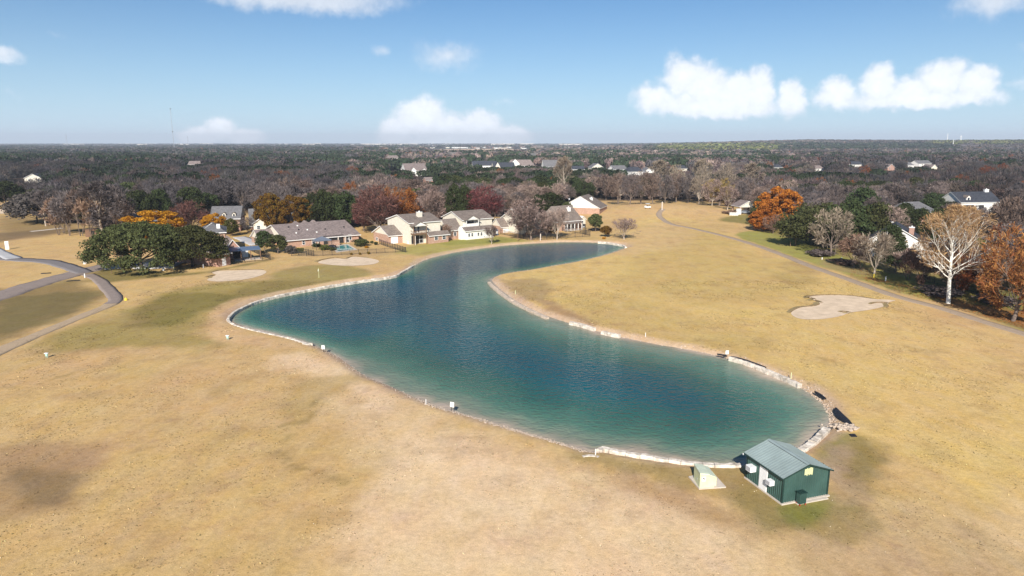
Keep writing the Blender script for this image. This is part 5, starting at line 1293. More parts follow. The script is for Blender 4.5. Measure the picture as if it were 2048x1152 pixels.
# ---------------- masts and pylons on the skyline ----------------
b0 = at(349, 300); d_ = b0.length; H_ = h_at(b0, 217) ; mm_ = empty('radio_mast', b0, 'very tall thin guyed radio mast above the left horizon', 'mast')
k = MB(); k.tube(b0, Vector((b0.x, b0.y, H_)), 1.0, .85, 6); k.build('mast', M['steel'], mm_)
for f in (.43, .985):
    k = MB(); k.tube(Vector((b0.x, b0.y, H_ * f)), Vector((b0.x, b0.y, H_ * f + 2.5)), 3.0, 2.4, 8); k.build('platform', M['iron'], mm_)
k = MB()
for a in (0, 2.1, 4.2): k.tube(Vector((b0.x, b0.y, H_ * .95)), b0 + Vector((math.cos(a) * 45, math.sin(a) * 45, 0)), .05, n=4)
k.build('guy_wire', M['steel'], mm_)
def pylon(px, pyb, pyt, w, label, m='steel'):
    b0 = at(px, pyb); T = h_at(b0, pyt); s = empty('power_pylon', b0, label, 'pylon'); k = MB(); r_ = .25
    for a, b_ in ((-1, -1), (1, -1), (1, 1), (-1, 1)): k.tube(b0 + Vector((a * w / 2, b_ * w / 2, -2)), Vector((b0.x + a * w * .1, b0.y + b_ * w * .1, T)), r_, n=4)
    n = 6
    for i in range(n):
        z0, z1 = b0.z + (T - b0.z) * i / n, b0.z + (T - b0.z) * (i + 1) / n; w0 = w / 2 * (1 - .8 * i / n); w1 = w / 2 * (1 - .8 * (i + 1) / n)
        for sg in (-1, 1): k.tube(Vector((b0.x - w0 * sg, b0.y, z0)), Vector((b0.x + w1 * sg, b0.y, z1)), r_ * .6, n=4)
    k.build('lattice', M[m], s)
    for f in (.72, .84, .95):
        k = MB(); z = b0.z + (T - b0.z) * f; k.tube(Vector((b0.x - w * .75, b0.y, z)), Vector((b0.x + w * .75, b0.y, z)), r_ * .8, n=4); k.build('cross_arm', M[m], s)
pylon(135, 294, 268, 10, 'lattice power pylon on the left horizon')
pylon(377, 293, 272, 9, 'lattice power pylon in front of the small left cloud')
def pole(px, pyb, pyt, label, r0=1.6):
    b0 = at(px, pyb); T = h_at(b0, pyt); s = empty('white_tower', b0, label, 'tower', 'tapered white towers on the right horizon' if 'tapered white' in label else 'thin white poles on the middle horizon'); k = MB(); k.tube(b0 - U3 * 3, Vector((b0.x, b0.y, T)), r0, r0 * .25, 8); k.build('shaft', M['white'], s)
    k = MB(); zz = b0.z + (T - b0.z) * .8; k.tube(Vector((b0.x - r0 * 2, b0.y, zz)), Vector((b0.x + r0 * 2, b0.y, zz)), r0 * .25, n=4); k.build('cross_arm', M['white'], s)
for px, yb, yt, r_ in ((1893, 290, 266, 2.6), (1920, 290.5, 270, 2.6), (1902, 290, 280, 1.6), (1906, 290, 279, 1.6), (1931, 290, 279, 1.6), (1938, 290, 280, 1.3), (1851, 289, 280, 1.8), (1705, 290, 281, 1.3), (1713, 290, 280, 1.3)):
    pole(px, yb, yt, 'tapered white tower on the right horizon', r_)
for px in (747, 760, 775, 782, 858, 866, 894, 898, 1512, 1517): pole(px, 294, 282 if px < 900 else 286, 'thin white pole on the middle horizon', .8)
# ---------------- trees ----------------
def nrm(a): return a / np.maximum(np.linalg.norm(a, axis=-1, keepdims=True), 1e-9)
def prisms(P0, P1, R0, R1, n=4):
    P0, P1 = np.asarray(P0, float), np.asarray(P1, float); d = nrm(P1 - P0)
    a = np.cross(d, np.where(np.abs(d[:, 2:3]) > .9, [[1., 0, 0]], [[0, 0, 1.]])); a = nrm(a); b = np.cross(d, a)
    t = np.arange(n) * 2 * np.pi / n; c, s = np.cos(t)[None, :, None], np.sin(t)[None, :, None]
    ring = a[:, None] * c + b[:, None] * s
    V = np.concatenate([P0[:, None] + ring * np.asarray(R0)[:, None, None], P1[:, None] + ring * np.asarray(R1)[:, None, None]], 1)
    m = len(P0); i = np.arange(n); j = (i + 1) % n
    F = np.stack([i, j, j + n, i + n], -1)[None] + (np.arange(m) * 2 * n)[:, None, None]
    return V.reshape(-1, 3), F.reshape(-1, 4)
def joinVF(lst):
    Vs, Fs, b = [], [], 0
    for V, F in lst:
        if len(V) == 0: continue
        Vs.append(V); Fs.append(F + b); b += len(V)
    return np.concatenate(Vs), np.concatenate(Fs)
def quads(C, Nn, s, r, asp=.7):
    """leaf quads at C facing Nn"""
    a = nrm(np.cross(Nn, r.normal(size=C.shape))); b = nrm(np.cross(Nn, a)); s = np.asarray(s)[:, None]
    V = np.stack([C - a * s, C - b * s * asp, C + a * s, C + b * s * asp], 1); m = len(C)
    return V.reshape(-1, 3), (np.arange(m)[:, None] * 4 + np.arange(4)[None])
def slivers(P, D, L, w, r):
    a = nrm(np.cross(D, r.normal(size=P.shape))); L = np.asarray(L)[:, None]; w = np.asarray(w)[:, None]
    k = r.normal(size=P.shape) * .08 * L
    V = np.stack([P - a * w, P + a * w, P + D * L * .55 + k + a * w * .5, P + D * L], 1); m = len(P)
    return V.reshape(-1, 3), (np.arange(m)[:, None] * 4 + np.arange(4)[None])

def skeleton(seed, H=12., Rr=5.5, form='round', nl=9, n2=8, n3=7, r0=None, lo=.22, curve=.12):
    r = np.random.default_rng(seed); r0 = r0 or H * .022
    zc, rz = H * (.5 + lo * .5), H * (.5 - lo * .5) * 1.0
    S = [[], [], [], []]
    def env(c, d):   # distance from c to envelope along d
        A = d / np.array([Rr, Rr, rz]); Bv = (c - [0, 0, zc]) / np.array([Rr, Rr, rz])
        qa, qb, qc = A @ A, 2 * A @ Bv, Bv @ Bv - 1; D = qb * qb - 4 * qa * qc
        return (-qb + math.sqrt(D)) / (2 * qa) if D > 0 else .5
    def poly(p, d, L, n, ra, rb, lev, trop=.0, wob=.12):
        pts = [p]; st = L / n
        for i in range(n):
            d = nrm(d + r.normal(size=3) * wob + np.array([0, 0, trop])); q = pts[-1] + d * st
            t0, t1 = i / n, (i + 1) / n; S[lev].append((pts[-1], q, ra + (rb - ra) * t0, ra + (rb - ra) * t1)); pts.append(q)
        return np.array(pts), d
    trunks = []
    if form == 'leader':
        pts, _ = poly(np.zeros(3), np.array([0, 0, 1.]), H * .92, 10, r0, r0 * .12, 0, .05, .05); trunks = [(pts, 1.0)]
        bases = [(pts, lo + (.95 - lo) * (i / nl) ** 1.05) for i in range(nl)]
    elif form == 'multi':
        bases = []
        for k in range(4):
            a = k * 1.6 + r.random(); pts, _ = poly(np.array([math.cos(a), math.sin(a), 0]) * .25, nrm(np.array([math.cos(a) * .28, math.sin(a) * .28, 1])), H * .7, 7, r0 * .5, r0 * .1, 0, .02, .08)
            bases += [(pts, f) for f in np.linspace(.3, .98, max(2, nl // 4))]
    else:
        th_ = H * (lo + .03); pts, _ = poly(np.zeros(3), np.array([0, 0, 1.]), th_, 4, r0 * 1.1, r0 * .85, 0, .1, .06)
        bases = [(pts, .75 + .25 * (i / nl)) for i in range(nl)]
    limbs = []
    for i, (pts, f) in enumerate(bases):
        x = f * (len(pts) - 1); k = min(int(x), len(pts) - 2); p = pts[k] + (pts[k + 1] - pts[k]) * (x - k)
        phi = i * 2.4 + r.normal() * .25
        if form == 'leader': el = R(8 + 62 * f + r.normal() * 7)
        elif form == 'multi': el = R(35 + 35 * f + r.normal() * 8)
        elif form == 'wide': el = R([15, 28, 48, 70][i % 4] + r.normal() * 6)
        elif form == 'vase': el = R([48, 62, 76][i % 3] + r.normal() * 5)
        else: el = R([22, 42, 62, 80][i % 4] + r.normal() * 6)
        d = np.array([math.cos(phi) * math.cos(el), math.sin(phi) * math.cos(el), math.sin(el)])
        L = env(p, d) * r.uniform(.82, 1.0); rb = r0 * (.42 if form != 'leader' else .34 * (1.15 - f * .75)) * r.uniform(.8, 1.1)
        lp, ld = poly(p, d, L, 6, rb, rb * .14, 1, curve * .45, curve); limbs.append((lp, rb, L))
    tips = []
    for lp, rb, L in limbs:
        for j in range(n2):
            f = .22 + .76 * (j + r.random() * .6) / n2; x = f * (len(lp) - 1); k = min(int(x), len(lp) - 2); p = lp[k] + (lp[k+1] - lp[k]) * (x - k); ax = nrm(lp[k+1] - lp[k])
            side = nrm(np.cross(ax, r.normal(size=3))); d = nrm(ax * r.uniform(.6, 1.1) + side * r.uniform(.5, .95) + [0, 0, .12])
            L2 = min(env(p, d) * .95, L * .55 * (1.15 - f * .6)); L2 = max(L2, .5); r2 = max(rb * (1 - f * .8) * .5, .018)
            p2, d2 = poly(p, d, L2, 3, r2, r2 * .3, 2, .05, .14)
            for m in range(n3):
                f3 = .2 + .8 * (m + r.random() * .5) / n3; x = f3 * 3; k = min(int(x), 2); q = p2[k] + (p2[k+1] - p2[k]) * (x - k); ax3 = nrm(p2[k+1] - p2[k])
                d3 = nrm(ax3 + nrm(np.cross(ax3, r.normal(size=3))) * r.uniform(.4, 1.0) + [0, 0, .1]); L3 = max(.35, min(L2 * .5 * r.uniform(.6, 1.1), env(q, d3) * 1.02)); q2 = q + d3 * L3
                S[3].append((q, q2, max(r2 * .4, .014), .008)); tips.append((q, d3, L3))
            tips.append((p2[-1] - d2 * .3, d2, .5))
    return S, tips

def seg_arrays(s): return np.array([a[0] for a in s]), np.array([a[1] for a in s]), np.array([a[2] for a in s]), np.array([a[3] for a in s])
PROTO = {}
def put_proto(key, tr, cr, H, Rr, r):
    ms = []
    for nm_, (V, F), mt in (('trunk', tr, M['bark']), ('crown', cr, M['bark'])):
        leaf = np.repeat(r.random(len(F)), F.shape[1]) if nm_ == 'crown' else np.zeros(len(V))
        VV = V[F.ravel()] if nm_ == 'crown' else V; FF = np.arange(len(VV)).reshape(F.shape) if nm_ == 'crown' else F
        ms.append(npmesh(key + '_' + nm_, VV, FF, [mt], nm_ == 'trunk', {'leaf': ('POINT', 'FLOAT', leaf)}))
    PROTO[key] = (ms[0], ms[1], H, Rr)
def bare_proto(key, seed, H=12., Rr=5.5, form='round', tw=6, wl=.012, tl=(.6, 1.5), leafs=0, ls=.22, minr=0, **kw):
    r = np.random.default_rng(seed + 500); S, tips = skeleton(seed, H, Rr, form, **kw)
    a, b, c = seg_arrays(S[0]), seg_arrays(S[1]), seg_arrays(S[2])
    tr = joinVF([prisms(*a, 8), prisms(*b, 5)] + ([prisms(*c, 4)] if leafs >= 0 else []))
    d = seg_arrays(S[3]); cr = [prisms(*d, 3)[0:2]]
    V3, F3 = cr[0]; cr = [(V3, F3)]
    P = np.array([t[0] for t in tips]); D = np.array([t[1] for t in tips]); L = np.array([t[2] for t in tips])
    ii = np.repeat(np.arange(len(P)), tw); f = r.random(len(ii)); q = P[ii] + D[ii] * (L[ii] * (.2 + .8 * f))[:, None]
    dd = nrm(D[ii] + r.normal(size=(len(ii), 3)) * .55 + [0, 0, .12]); ll = r.uniform(*tl, len(ii))
    cr.append(slivers(q, dd, ll, np.full(len(ii), wl) * r.uniform(.7, 1.4, len(ii)), r))
    if leafs > 0:
        jj = r.integers(0, len(q), leafs); C_ = q[jj] + dd[jj] * (ll[jj] * r.random(leafs))[:, None] + r.normal(size=(leafs, 3)) * .12
        cr.append(quads(C_, nrm(r.normal(size=C_.shape) + [0, -.2, .5]), r.uniform(.6, 1.3, leafs) * ls, r))
    put_proto(key, tr, joinVF(cr), H, Rr, r)
def leaf_proto(key, seed, H=10., Rr=5., form='dome', n=6000, ls=.26, clumps=70, lo=.2, cr_=(1.0, 1.8), holes=.0, trunkform='round', r0=None, nl=7, droop=0.):
    r = np.random.default_rng(seed); S, tips = skeleton(seed, H * .93, Rr * .88, trunkform, nl=nl, n2=5, n3=1, lo=max(lo, .12), r0=r0)
    tr = joinVF([prisms(*seg_arrays(S[0]), 8), prisms(*seg_arrays(S[1]), 5), prisms(*seg_arrays(S[2]), 3)])
    k = clumps; u = r.random(k); phi = r.random(k) * 2 * np.pi
    if form == 'dome':   # flat-bottomed spreading dome
        z = H * (lo + .05) + (H * (1 - lo) - .8) * r.random(k) ** .75; f = (z - H * lo) / (H * (1 - lo)); rad = Rr * np.sqrt(np.clip(1 - f ** 2.2, 0, 1)) * (.62 + .38 * np.sqrt(u)); rad *= np.where(f < .15, .95, 1)
    elif form == 'cone':
        z = H * lo + (H * (1 - lo) - .5) * r.random(k); f = (z - H * lo) / (H * (1 - lo)); rad = Rr * (1 - f) ** .8 * (.5 + .5 * u)
    else:                # egg
        f = r.random(k); z = H * lo + .6 + (H * (1 - lo) - 1.4) * f; rad = Rr * np.sqrt(np.clip(1 - (2 * f - .9) ** 2 / 1.25, .05, 1)) * (.5 + .5 * np.sqrt(u))
    rad = np.maximum(rad - cr_[0] * .7, .2)
    rad *= 1 + .14 * np.sin(phi * 3 + seed) + .08 * np.sin(phi * 7 + seed * 2); rad = np.minimum(rad, Rr - cr_[0] * .6)
    z = z - H * droop * (rad / Rr) ** 3 * (f < .5)
    C0 = np.stack([rad * np.cos(phi), rad * np.sin(phi), z], 1); rr = r.uniform(*cr_, k)
    ii = r.integers(0, k, n); o = nrm(r.normal(size=(n, 3)) + [0, 0, .35]); o[:, 2] *= .75
    Cc = C0[ii] + o * (rr[ii] * (1 - .55 * r.random(n) ** 2))[:, None]
    NN = nrm(o + r.normal(size=(n, 3)) * .6)
    cr = quads(Cc, NN, ls * r.uniform(.6, 1.4, n), r)
    put_proto(key, tr, cr, H, Rr, r)

CM = {}
for k_, c_, h_, t_, v_ in (('evergreen', (.046, .058, .024), .035, .2, .45), ('oak', (.074, .080, .032), .035, .2, .5), ('olive', (.10, .10, .03), .03, .25, .4),
      ('orange', (.44, .165, .03), .018, .3, .4), ('rust', (.25, .085, .03), .02, .25, .4), ('gold', (.44, .21, .02), .015, .3, .4), ('brownoak', (.17, .10, .02), .05, .25, .45),
      ('yellow', (.34, .24, .09), .02, .25, .35), ('red', (.17, .085, .068), .015, .1, .35), ('darkred', (.16, .055, .055), .015, .15, .35),
      ('grey', (.13, .108, .104), .01, 0, .35), ('brown', (.17, .122, .10), .015, 0, .35), ('pink', (.27, .195, .165), .012, 0, .3), ('tan', (.27, .215, .16), .015, 0, .3),
      ('sycamore', (.46, .30, .15), .02, .1, .35), ('dark', (.075, .065, .06), .02, 0, .35), ('umber', (.33, .15, .055), .03, .2, .4), ('brush', (.21, .13, .095), .02, 0, .35)):
    CM[k_] = mat_leaf('foliage_' + k_, c_, h_, t_, v_)
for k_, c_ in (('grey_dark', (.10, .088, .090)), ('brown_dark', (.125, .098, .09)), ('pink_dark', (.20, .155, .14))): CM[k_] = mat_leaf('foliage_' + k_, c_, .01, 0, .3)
bare_proto('bare1', 1, nl=9, tw=4); bare_proto('bare2', 2, nl=10, H=12, Rr=5, lo=.25, tw=4); bare_proto('bare3', 3, form='vase', nl=10, H=13, Rr=5.5, lo=.18, tw=4); bare_proto('bare4', 4, form='wide', nl=10, H=10, Rr=6, lo=.2, tw=4)
bare_proto('tall1', 5, form='leader', nl=14, H=16, Rr=4.6, lo=.3); bare_proto('brush1', 6, form='multi', nl=12, H=8, Rr=3.5, lo=.15, n2=6); bare_proto('dense1', 7, nl=12, n2=10, n3=9, H=12, Rr=6, lo=.12, tw=8, wl=.014)
bare_proto('densev', 17, nl=12, n2=10, n3=9, H=14, Rr=5.6, lo=.1, tw=4, wl=.013, form='vase')
bare_proto('leafb1', 8, nl=11, n2=9, n3=8, H=14, Rr=6, lo=.12, tw=4, leafs=5500, ls=.14); bare_proto('leafb2', 9, nl=12, n2=9, n3=8, H=13, Rr=6, lo=.1, tw=4, leafs=10000, ls=.19)
bare_proto('sycamore', 12, form='leader', nl=30, n2=10, n3=8, H=19.5, Rr=8.2, lo=.27, tw=3, wl=.009, tl=(.4, .9), leafs=700, ls=.08, r0=.42, curve=.16)
bare_proto('crepe', 13, form='vase', nl=9, H=6.5, Rr=4, lo=.1, n2=9, n3=7, tw=3, wl=.009, tl=(.4, .9), r0=.17)
leaf_proto('ever1', 21); leaf_proto('ever2', 22, form='egg', H=11, Rr=4.5); leaf_proto('ever3', 23, H=9, Rr=5.5, clumps=90, n=7000); leaf_proto('ever4', 24, form='egg', H=10, Rr=5, clumps=45, cr_=(1.3, 2.1))
leaf_proto('cone', 25, form='cone', H=9, Rr=3, clumps=60, lo=.03, n=4000, cr_=(.6, 1.0)); leaf_proto('shrub', 26, form='egg', H=3, Rr=1.8, clumps=16, lo=.0, n=1600, ls=.16, cr_=(.5, .9))
leaf_proto('oakL', 31, H=11, Rr=12.4, clumps=270, n=34000, ls=.23, lo=.24, droop=.16, cr_=(1.0, 1.9), trunkform='wide', r0=.42, nl=9)
leaf_proto('oakR', 32, H=10, Rr=8, clumps=165, n=23000, ls=.23, lo=.24, droop=.1, cr_=(1.0, 1.8), trunkform='wide', r0=.38, nl=8)
leaf_proto('maple', 33, form='egg', H=13, Rr=6.5, clumps=120, n=15000, ls=.25, lo=.1, cr_=(.8, 1.5)); leaf_proto('magn', 34, form='egg', H=5.5, Rr=2.2, clumps=40, n=3500, ls=.17, lo=.18, cr_=(.5, .9))
BARK = {'sycamore': 'bark_white', 'tall1': 'bark_pale', 'crepe': 'bark_pale', 'brush1': 'bark'}
ntree = 0
def place(key, x, y, H, Rr, cm, label, cat='tree', group=None, name=None, bark=None, rz=None, tilt=0, z=None):
    tm, cmh, h0, r0 = PROTO[key]; e = bpy.data.objects.new(name or 'tree', None); COL.objects.link(e)
    e.location = (x, y, (float(hgt(x, y)) if z is None else z) - .05); e.rotation_euler = (tilt, 0, rng.random() * 6.28 if rz is None else rz); e.scale = (Rr / r0, Rr / r0, H / h0)
    tag(e, label, cat, group)
    for n_, me, mt in (('trunk', tm, M[bark or BARK.get(key, 'bark')]), ('crown', cmh, CM[cm])):
        o = link(n_, me, e); s = o.material_slots[0]; s.link = 'OBJECT'; s.material = mt
    return e
HEROES = []
def tree(key, px, py, ytop, wpx, cm, label, cat='tree', name=None, bark=None, **kw):
    P = at(px, py); H = h_at(P, ytop + 1) - P.z; Z = P.y * cP + CH * sP; Rr = wpx / 2 / FP * Z * 1.0
    HEROES.append((P.x, P.y, Rr)); return place(key, P.x, P.y, max(H, .8), Rr, cm, label, cat, None, name, bark, **kw)
# left
tree('oakL', 284, 541, 450, 204, 'oak', 'broad live oak with dark three-stemmed trunk, left of the two by the driveway', name='live_oak', bark='bark_dark', rz=.6)
tree('oakR', 386, 533, 456, 132, 'oak', 'live oak on the right of the pair, in front of the white chimney house', name='live_oak', bark='bark_dark', rz=2)
tree('maple', 308, 486, 418, 122, 'gold', 'golden orange tree rising behind the live oaks', name='golden_tree')
tree('densev', 384, 466, 402, 78, 'red', 'bare reddish tree right of the golden orange tree')
tree('maple', 432, 470, 425, 50, 'gold', 'small yellow tree in front of the dormer house', name='golden_tree')
tree('ever2', 464, 472, 436, 34, 'olive', 'small olive green tree right of the small yellow tree')
tree('bare2', 496, 465, 434, 34, 'grey', 'small bare tree on the lawn by the grey house')
tree('ever3', 74, 447, 386, 112, 'dark', 'wide dark evergreen oak at the edge of the left field', name='live_oak', bark='bark_dark')
tree('tall1', 92, 452, 384, 40, 'grey', 'slender bare tree with pale leaning trunk at the left field')
tree('ever1', 17, 417, 364, 74, 'evergreen', 'dark green tree by the far left bunker')
tree('tall1', 206, 474, 366, 82, 'grey', 'tall bare tree with pale leaning trunk above the left brush')
tree('bare3', 232, 472, 372, 84, 'grey', 'tall pale bare vase-shaped tree left of the golden tree')
for i, (x_, yb, yt, w_, c_) in enumerate(((118, 470, 400, 44, 'brush'), (140, 471, 388, 50, 'grey'), (163, 472, 384, 52, 'brown'), (184, 474, 394, 46, 'brush'), (128, 466, 420, 40, 'brush'), (250, 472, 400, 40, 'brown'))):
    tree('brush1', x_, yb, yt, w_, c_, ['reddish bare brush leftmost in the left thicket', 'brown bare multi-stemmed tree in the left thicket', 'pale bare multi-stemmed tree in the middle of the left thicket', 'reddish bare brush right of the thicket middle', 'low reddish brush at the front of the left thicket', 'brown bare brush left of the golden tree'][i])
tree('ever4', 289, 452, 376, 56, 'evergreen', 'round evergreen behind the golden tree, left one'); tree('ever1', 325, 448, 380, 50, 'evergreen', 'round evergreen behind the golden tree, right one')
tree('ever3', 384, 432, 376, 62, 'evergreen', 'wide evergreen behind the dormer house'); tree('ever4', 418, 426, 382, 44, 'evergreen', 'evergreen right behind the dormer house roof')
tree('maple', 541, 462, 384, 62, 'brownoak', 'brownish olive oak, left of two behind the ranch house'); tree('maple', 588, 460, 388, 72, 'brownoak', 'orange-brown oak, right of two behind the ranch house')
for x_, yt, w_, l_ in ((628, 382, 52, 'left'), (658, 374, 60, 'middle'), (690, 378, 56, 'right')): tree('ever4', x_, 458, yt, w_, 'evergreen', 'tall evergreen behind the ranch house, %s of three' % l_)
tree('magn', 530, 506, 457, 36, 'evergreen', 'small round evergreen left of the pair at the ranch house corner'); tree('magn', 556, 507, 466, 42, 'oak', 'small grey-green tree right of the pair at the ranch house corner')
tree('densev', 760, 470, 371, 98, 'red', 'big bare reddish oak left of the lakeside row'); tree('leafb2', 798, 462, 371, 76, 'rust', 'rust-leaved tree behind the cream two-storey house', name='autumn_tree')
tree('densev', 728, 463, 400, 50, 'darkred', 'low dark red tree at the right end of the ranch roof', name='autumn_tree')
tree('bare4', 858, 452, 382, 82, 'pink', 'pale grey bare tree between the two cream houses')
tree('leafb1', 838, 452, 412, 34, 'rust', 'small rust-coloured tree behind the cream chimney house', name='autumn_tree')
tree('ever2', 910, 452, 367, 40, 'evergreen', 'tall dark evergreen behind the second row house, left half'); tree('ever2', 930, 452, 368, 36, 'evergreen', 'tall dark evergreen behind the second row house, right half')
tree('densev', 972, 452, 373, 92, 'darkred', 'dark red tree behind the third row house', name='autumn_tree'); tree('leafb1', 932, 448, 402, 38, 'rust', 'small rust red tree beside the dark red tree', name='autumn_tree')
tree('densev', 1062, 480, 396, 98, 'pink', 'large bare pinkish tree at the iron fence in front of the third row house')
tree('crepe', 983, 488, 452, 36, 'brown', 'small bare tree on the lawn by the white sun room'); tree('ever2', 1101, 432, 384, 60, 'evergreen', 'round dark evergreen above the low brick house'); tree('ever1', 1075, 430, 390, 34, 'evergreen', 'smaller evergreen left of the round one above the brick house')
tree('ever1', 1134, 434, 404, 28, 'oak', 'small olive tree left of the big white gable')
tree('magn', 1102, 473, 441, 26, 'brownoak', 'small brown-green tree in the fenced yard of the brick house'); tree('crepe', 1114, 479, 418, 62, 'pink', 'bare reddish tree in front of the brick house porch'); tree('crepe', 1093, 474, 440, 34, 'brush', 'small reddish shrub tree left of the brick house yard')
tree('magn', 1191, 463, 424, 30, 'oak', 'neat round evergreen on a thin trunk right of the brick house'); tree('magn', 1213, 474, 449, 25, 'brownoak', 'small dense olive-brown tree near the far tip of the pond'); tree('crepe', 1248, 479, 437, 62, 'pink', 'small wide bare tree near the far tip of the pond')
tree('cone', 900, 481, 462, 10, 'brush', 'thin reddish shrub against the brick wing') if False else None
tree('crepe', 893, 481, 448, 26, 'brush', 'bare reddish shrub between the first two row houses'); tree('crepe', 840, 485, 456, 30, 'brush', 'bare reddish shrub in front of the wooden balcony'); tree('crepe', 1040, 470, 446, 22, 'darkred', 'dark reddish shrub beside the third garage')
# row across the end of the fairway
for i, (x_, yb, yt, w_, c_, k_) in enumerate(((1128, 402, 316, 40, 'tan', 'tall1'), (1236, 409, 346, 44, 'brown', 'bare2'), (1260, 410, 350, 46, 'grey', 'bare1'), (1282, 409, 343, 48, 'brown', 'bare3'), (1305, 409, 347, 44, 'brown', 'bare1'),
        (1330, 407, 352, 46, 'grey', 'bare4'), (1352, 405, 346, 46, 'brown', 'bare2'), (1376, 406, 350, 44, 'grey', 'bare1'), (1398, 408, 352, 44, 'tan', 'bare3'), (1424, 412, 360, 44, 'pink', 'bare4'), (1455, 420, 372, 40, 'pink', 'bare2'), (1240, 400, 352, 40, 'pink', 'bare4'), (1212, 400, 350, 44, 'brown', 'bare4'), (1185, 398, 352, 44, 'pink', 'bare2'))):
    tree(k_, x_, yb, yt, w_, c_, ['very tall pale bare tree with a straight trunk above the white gable', 'brown bare tree at the left end of the row closing the fairway', 'grey bare tree second in the row closing the fairway', 'brown vase-shaped bare tree in the row left of the golf cart', 'brown bare tree behind the golf cart',
        'low grey bare tree right of the golf cart', 'brown bare tree above the crest of the cart path', 'grey bare tree right of the path crest', 'pale bare tree in the row left of the yellow tree', 'pinkish bare tree in front of the yellow tree', 'small pinkish bare tree beside the carport', 'pinkish low bare tree behind the left end of the row', 'wide brown bare tree right of the white gable', 'pinkish bare tree just behind the white gable'][i], bark='bark_pale' if c_ in ('tan', 'pink') else 'bark')
for i, (x_, yt, w_) in enumerate(((1318, 322, 46), (1352, 330, 40), (1402, 320, 40), (1450, 326, 44), (1500, 328, 46), (1405, 335, 34))):
    tree('bare3' if i % 2 else 'tall1', x_, 385 + i * 2, yt, w_, 'tan', ['pale tall bare tree above the golf cart', 'pale bare tree second of the tall row beyond the fairway', 'pale bare tree third of the tall row beyond the fairway', 'pale bare tree above the yellow tree', 'pale bare tree at the right end of the tall row', 'shorter pale bare tree inside the tall row'][i], bark='bark_pale')
tree('leafb1', 1438, 412, 357, 72, 'yellow', 'yellowish bare tree at the end of the fairway', name='autumn_tree')
tree('maple', 1556, 457, 371, 90, 'orange', 'big bright orange tree beside the far fairway', name='autumn_tree'); tree('maple', 1526, 462, 417, 56, 'orange', 'lower orange tree in front of the big orange one', name='autumn_tree')
tree('bare4', 1546, 467, 430, 42, 'brush', 'low reddish bush at the foot of the orange trees', name='tree'); tree('ever1', 1516, 446, 396, 34, 'oak', 'dark green tree behind the left side of the big orange tree')
for x_, yb, yt, w_, c_, l_ in ((1590, 492, 418, 84, 'oak', 'front left'), (1640, 486, 402, 100, 'oak', 'back left'), (1668, 498, 420, 90, 'oak', 'behind the grey-tan bare tree'), (1688, 500, 396, 90, 'evergreen', 'tallest dark one in the middle'), (1735, 496, 400, 84, 'oak', 'right of the middle'), (1722, 450, 378, 78, 'evergreen', 'highest at the back'), (1778, 530, 452, 60, 'evergreen', 'front right'), (1612, 470, 408, 70, 'oak', 'rear left'), (1768, 470, 410, 40, 'oak', 'small rear right')):
    tree('ever4' if w_ > 80 else 'ever1', x_, yb, yt, w_, c_, 'large evergreen of the right-hand clump, ' + l_)
tree('bare1', 1662, 512, 418, 86, 'tan', 'bare grey-tan tree in front of the right evergreen clump'); tree('crepe', 1748, 548, 467, 100, 'tan', 'bare tan tree with low fork on the green strip', rz=1); tree('brush1', 1706, 536, 472, 52, 'brush', 'rusty brown brush right of the evergreen clump'); tree('brush1', 1724, 540, 500, 34, 'pink', 'small bare shrub beside the rusty brush'); tree('bare3', 1775, 480, 412, 74, 'pink', 'pinkish bare tree above the small cream gable'); tree('ever3', 1806, 462, 408, 50, 'evergreen', 'evergreen left in front of the pale-roofed house') 
tree('sycamore', 1896, 607, 413, 164, 'sycamore', 'tall white-barked bare sycamore beside the cart path', name='sycamore_tree', rz=.4)
tree('leafb1', 2026, 642, 452, 148, 'umber', 'orange-leaved bare oak at the right edge', name='autumn_tree', bark='bark'); tree('leafb1', 2100, 600, 440, 130, 'umber', 'orange oak partly outside the right edge', name='autumn_tree', bark='bark')
for i, (x_, yb, yt, w_, c_, k_) in enumerate(((1842, 572, 480, 70, 'brush', 'leafb1'), (1900, 582, 468, 86, 'brown', 'dense1'), (1926, 588, 500, 76, 'rust', 'leafb1'), (1965, 590, 492, 84, 'brown', 'dense1'), (1815, 560, 500, 50, 'pink', 'brush1'), (1985, 560, 480, 76, 'olive', 'ever4'), (1946, 560, 476, 70, 'olive', 'ever2'), (1838, 478, 418, 50, 'evergreen', 'ever1'), (2040, 570, 460, 80, 'grey', 'dense1'), (1878, 500, 420, 60, 'evergreen', 'ever3'), (1855, 440, 398, 60, 'evergreen', 'ever1'), (1900, 445, 404, 50, 'evergreen', 'ever1'), (2010, 520, 400, 90, 'brown', 'dense1'), (1960, 500, 420, 80, 'grey', 'bare1'), (1790, 545, 480, 44, 'evergreen', 'ever2'))):
    tree(k_, x_, yb, yt, w_, c_, ['rusty brown tree left behind the white sycamore', 'dense bare brown tree right behind the white sycamore', 'low rust-leaved tree right of the sycamore trunk', 'dense bare brown tree between the sycamore and the orange oak', 'small pinkish brush left of the sycamore', 'olive green tree left of the orange oak', 'yellow-olive tree right behind the sycamore crown', 'evergreen in front of the pale-roofed house', 'grey bare tree behind the orange oak', 'wide evergreen behind the sycamore crown', 'evergreen left in front of the blue-roofed house', 'evergreen in front of the porch of the blue-roofed house', 'tall dense brown bare tree near the right edge', 'grey bare tree below the blue-roofed house', 'evergreen between the cream gable and the sycamore'][i], bark='bark_dark' if c_ in ('brown', 'rust', 'grey') else None)
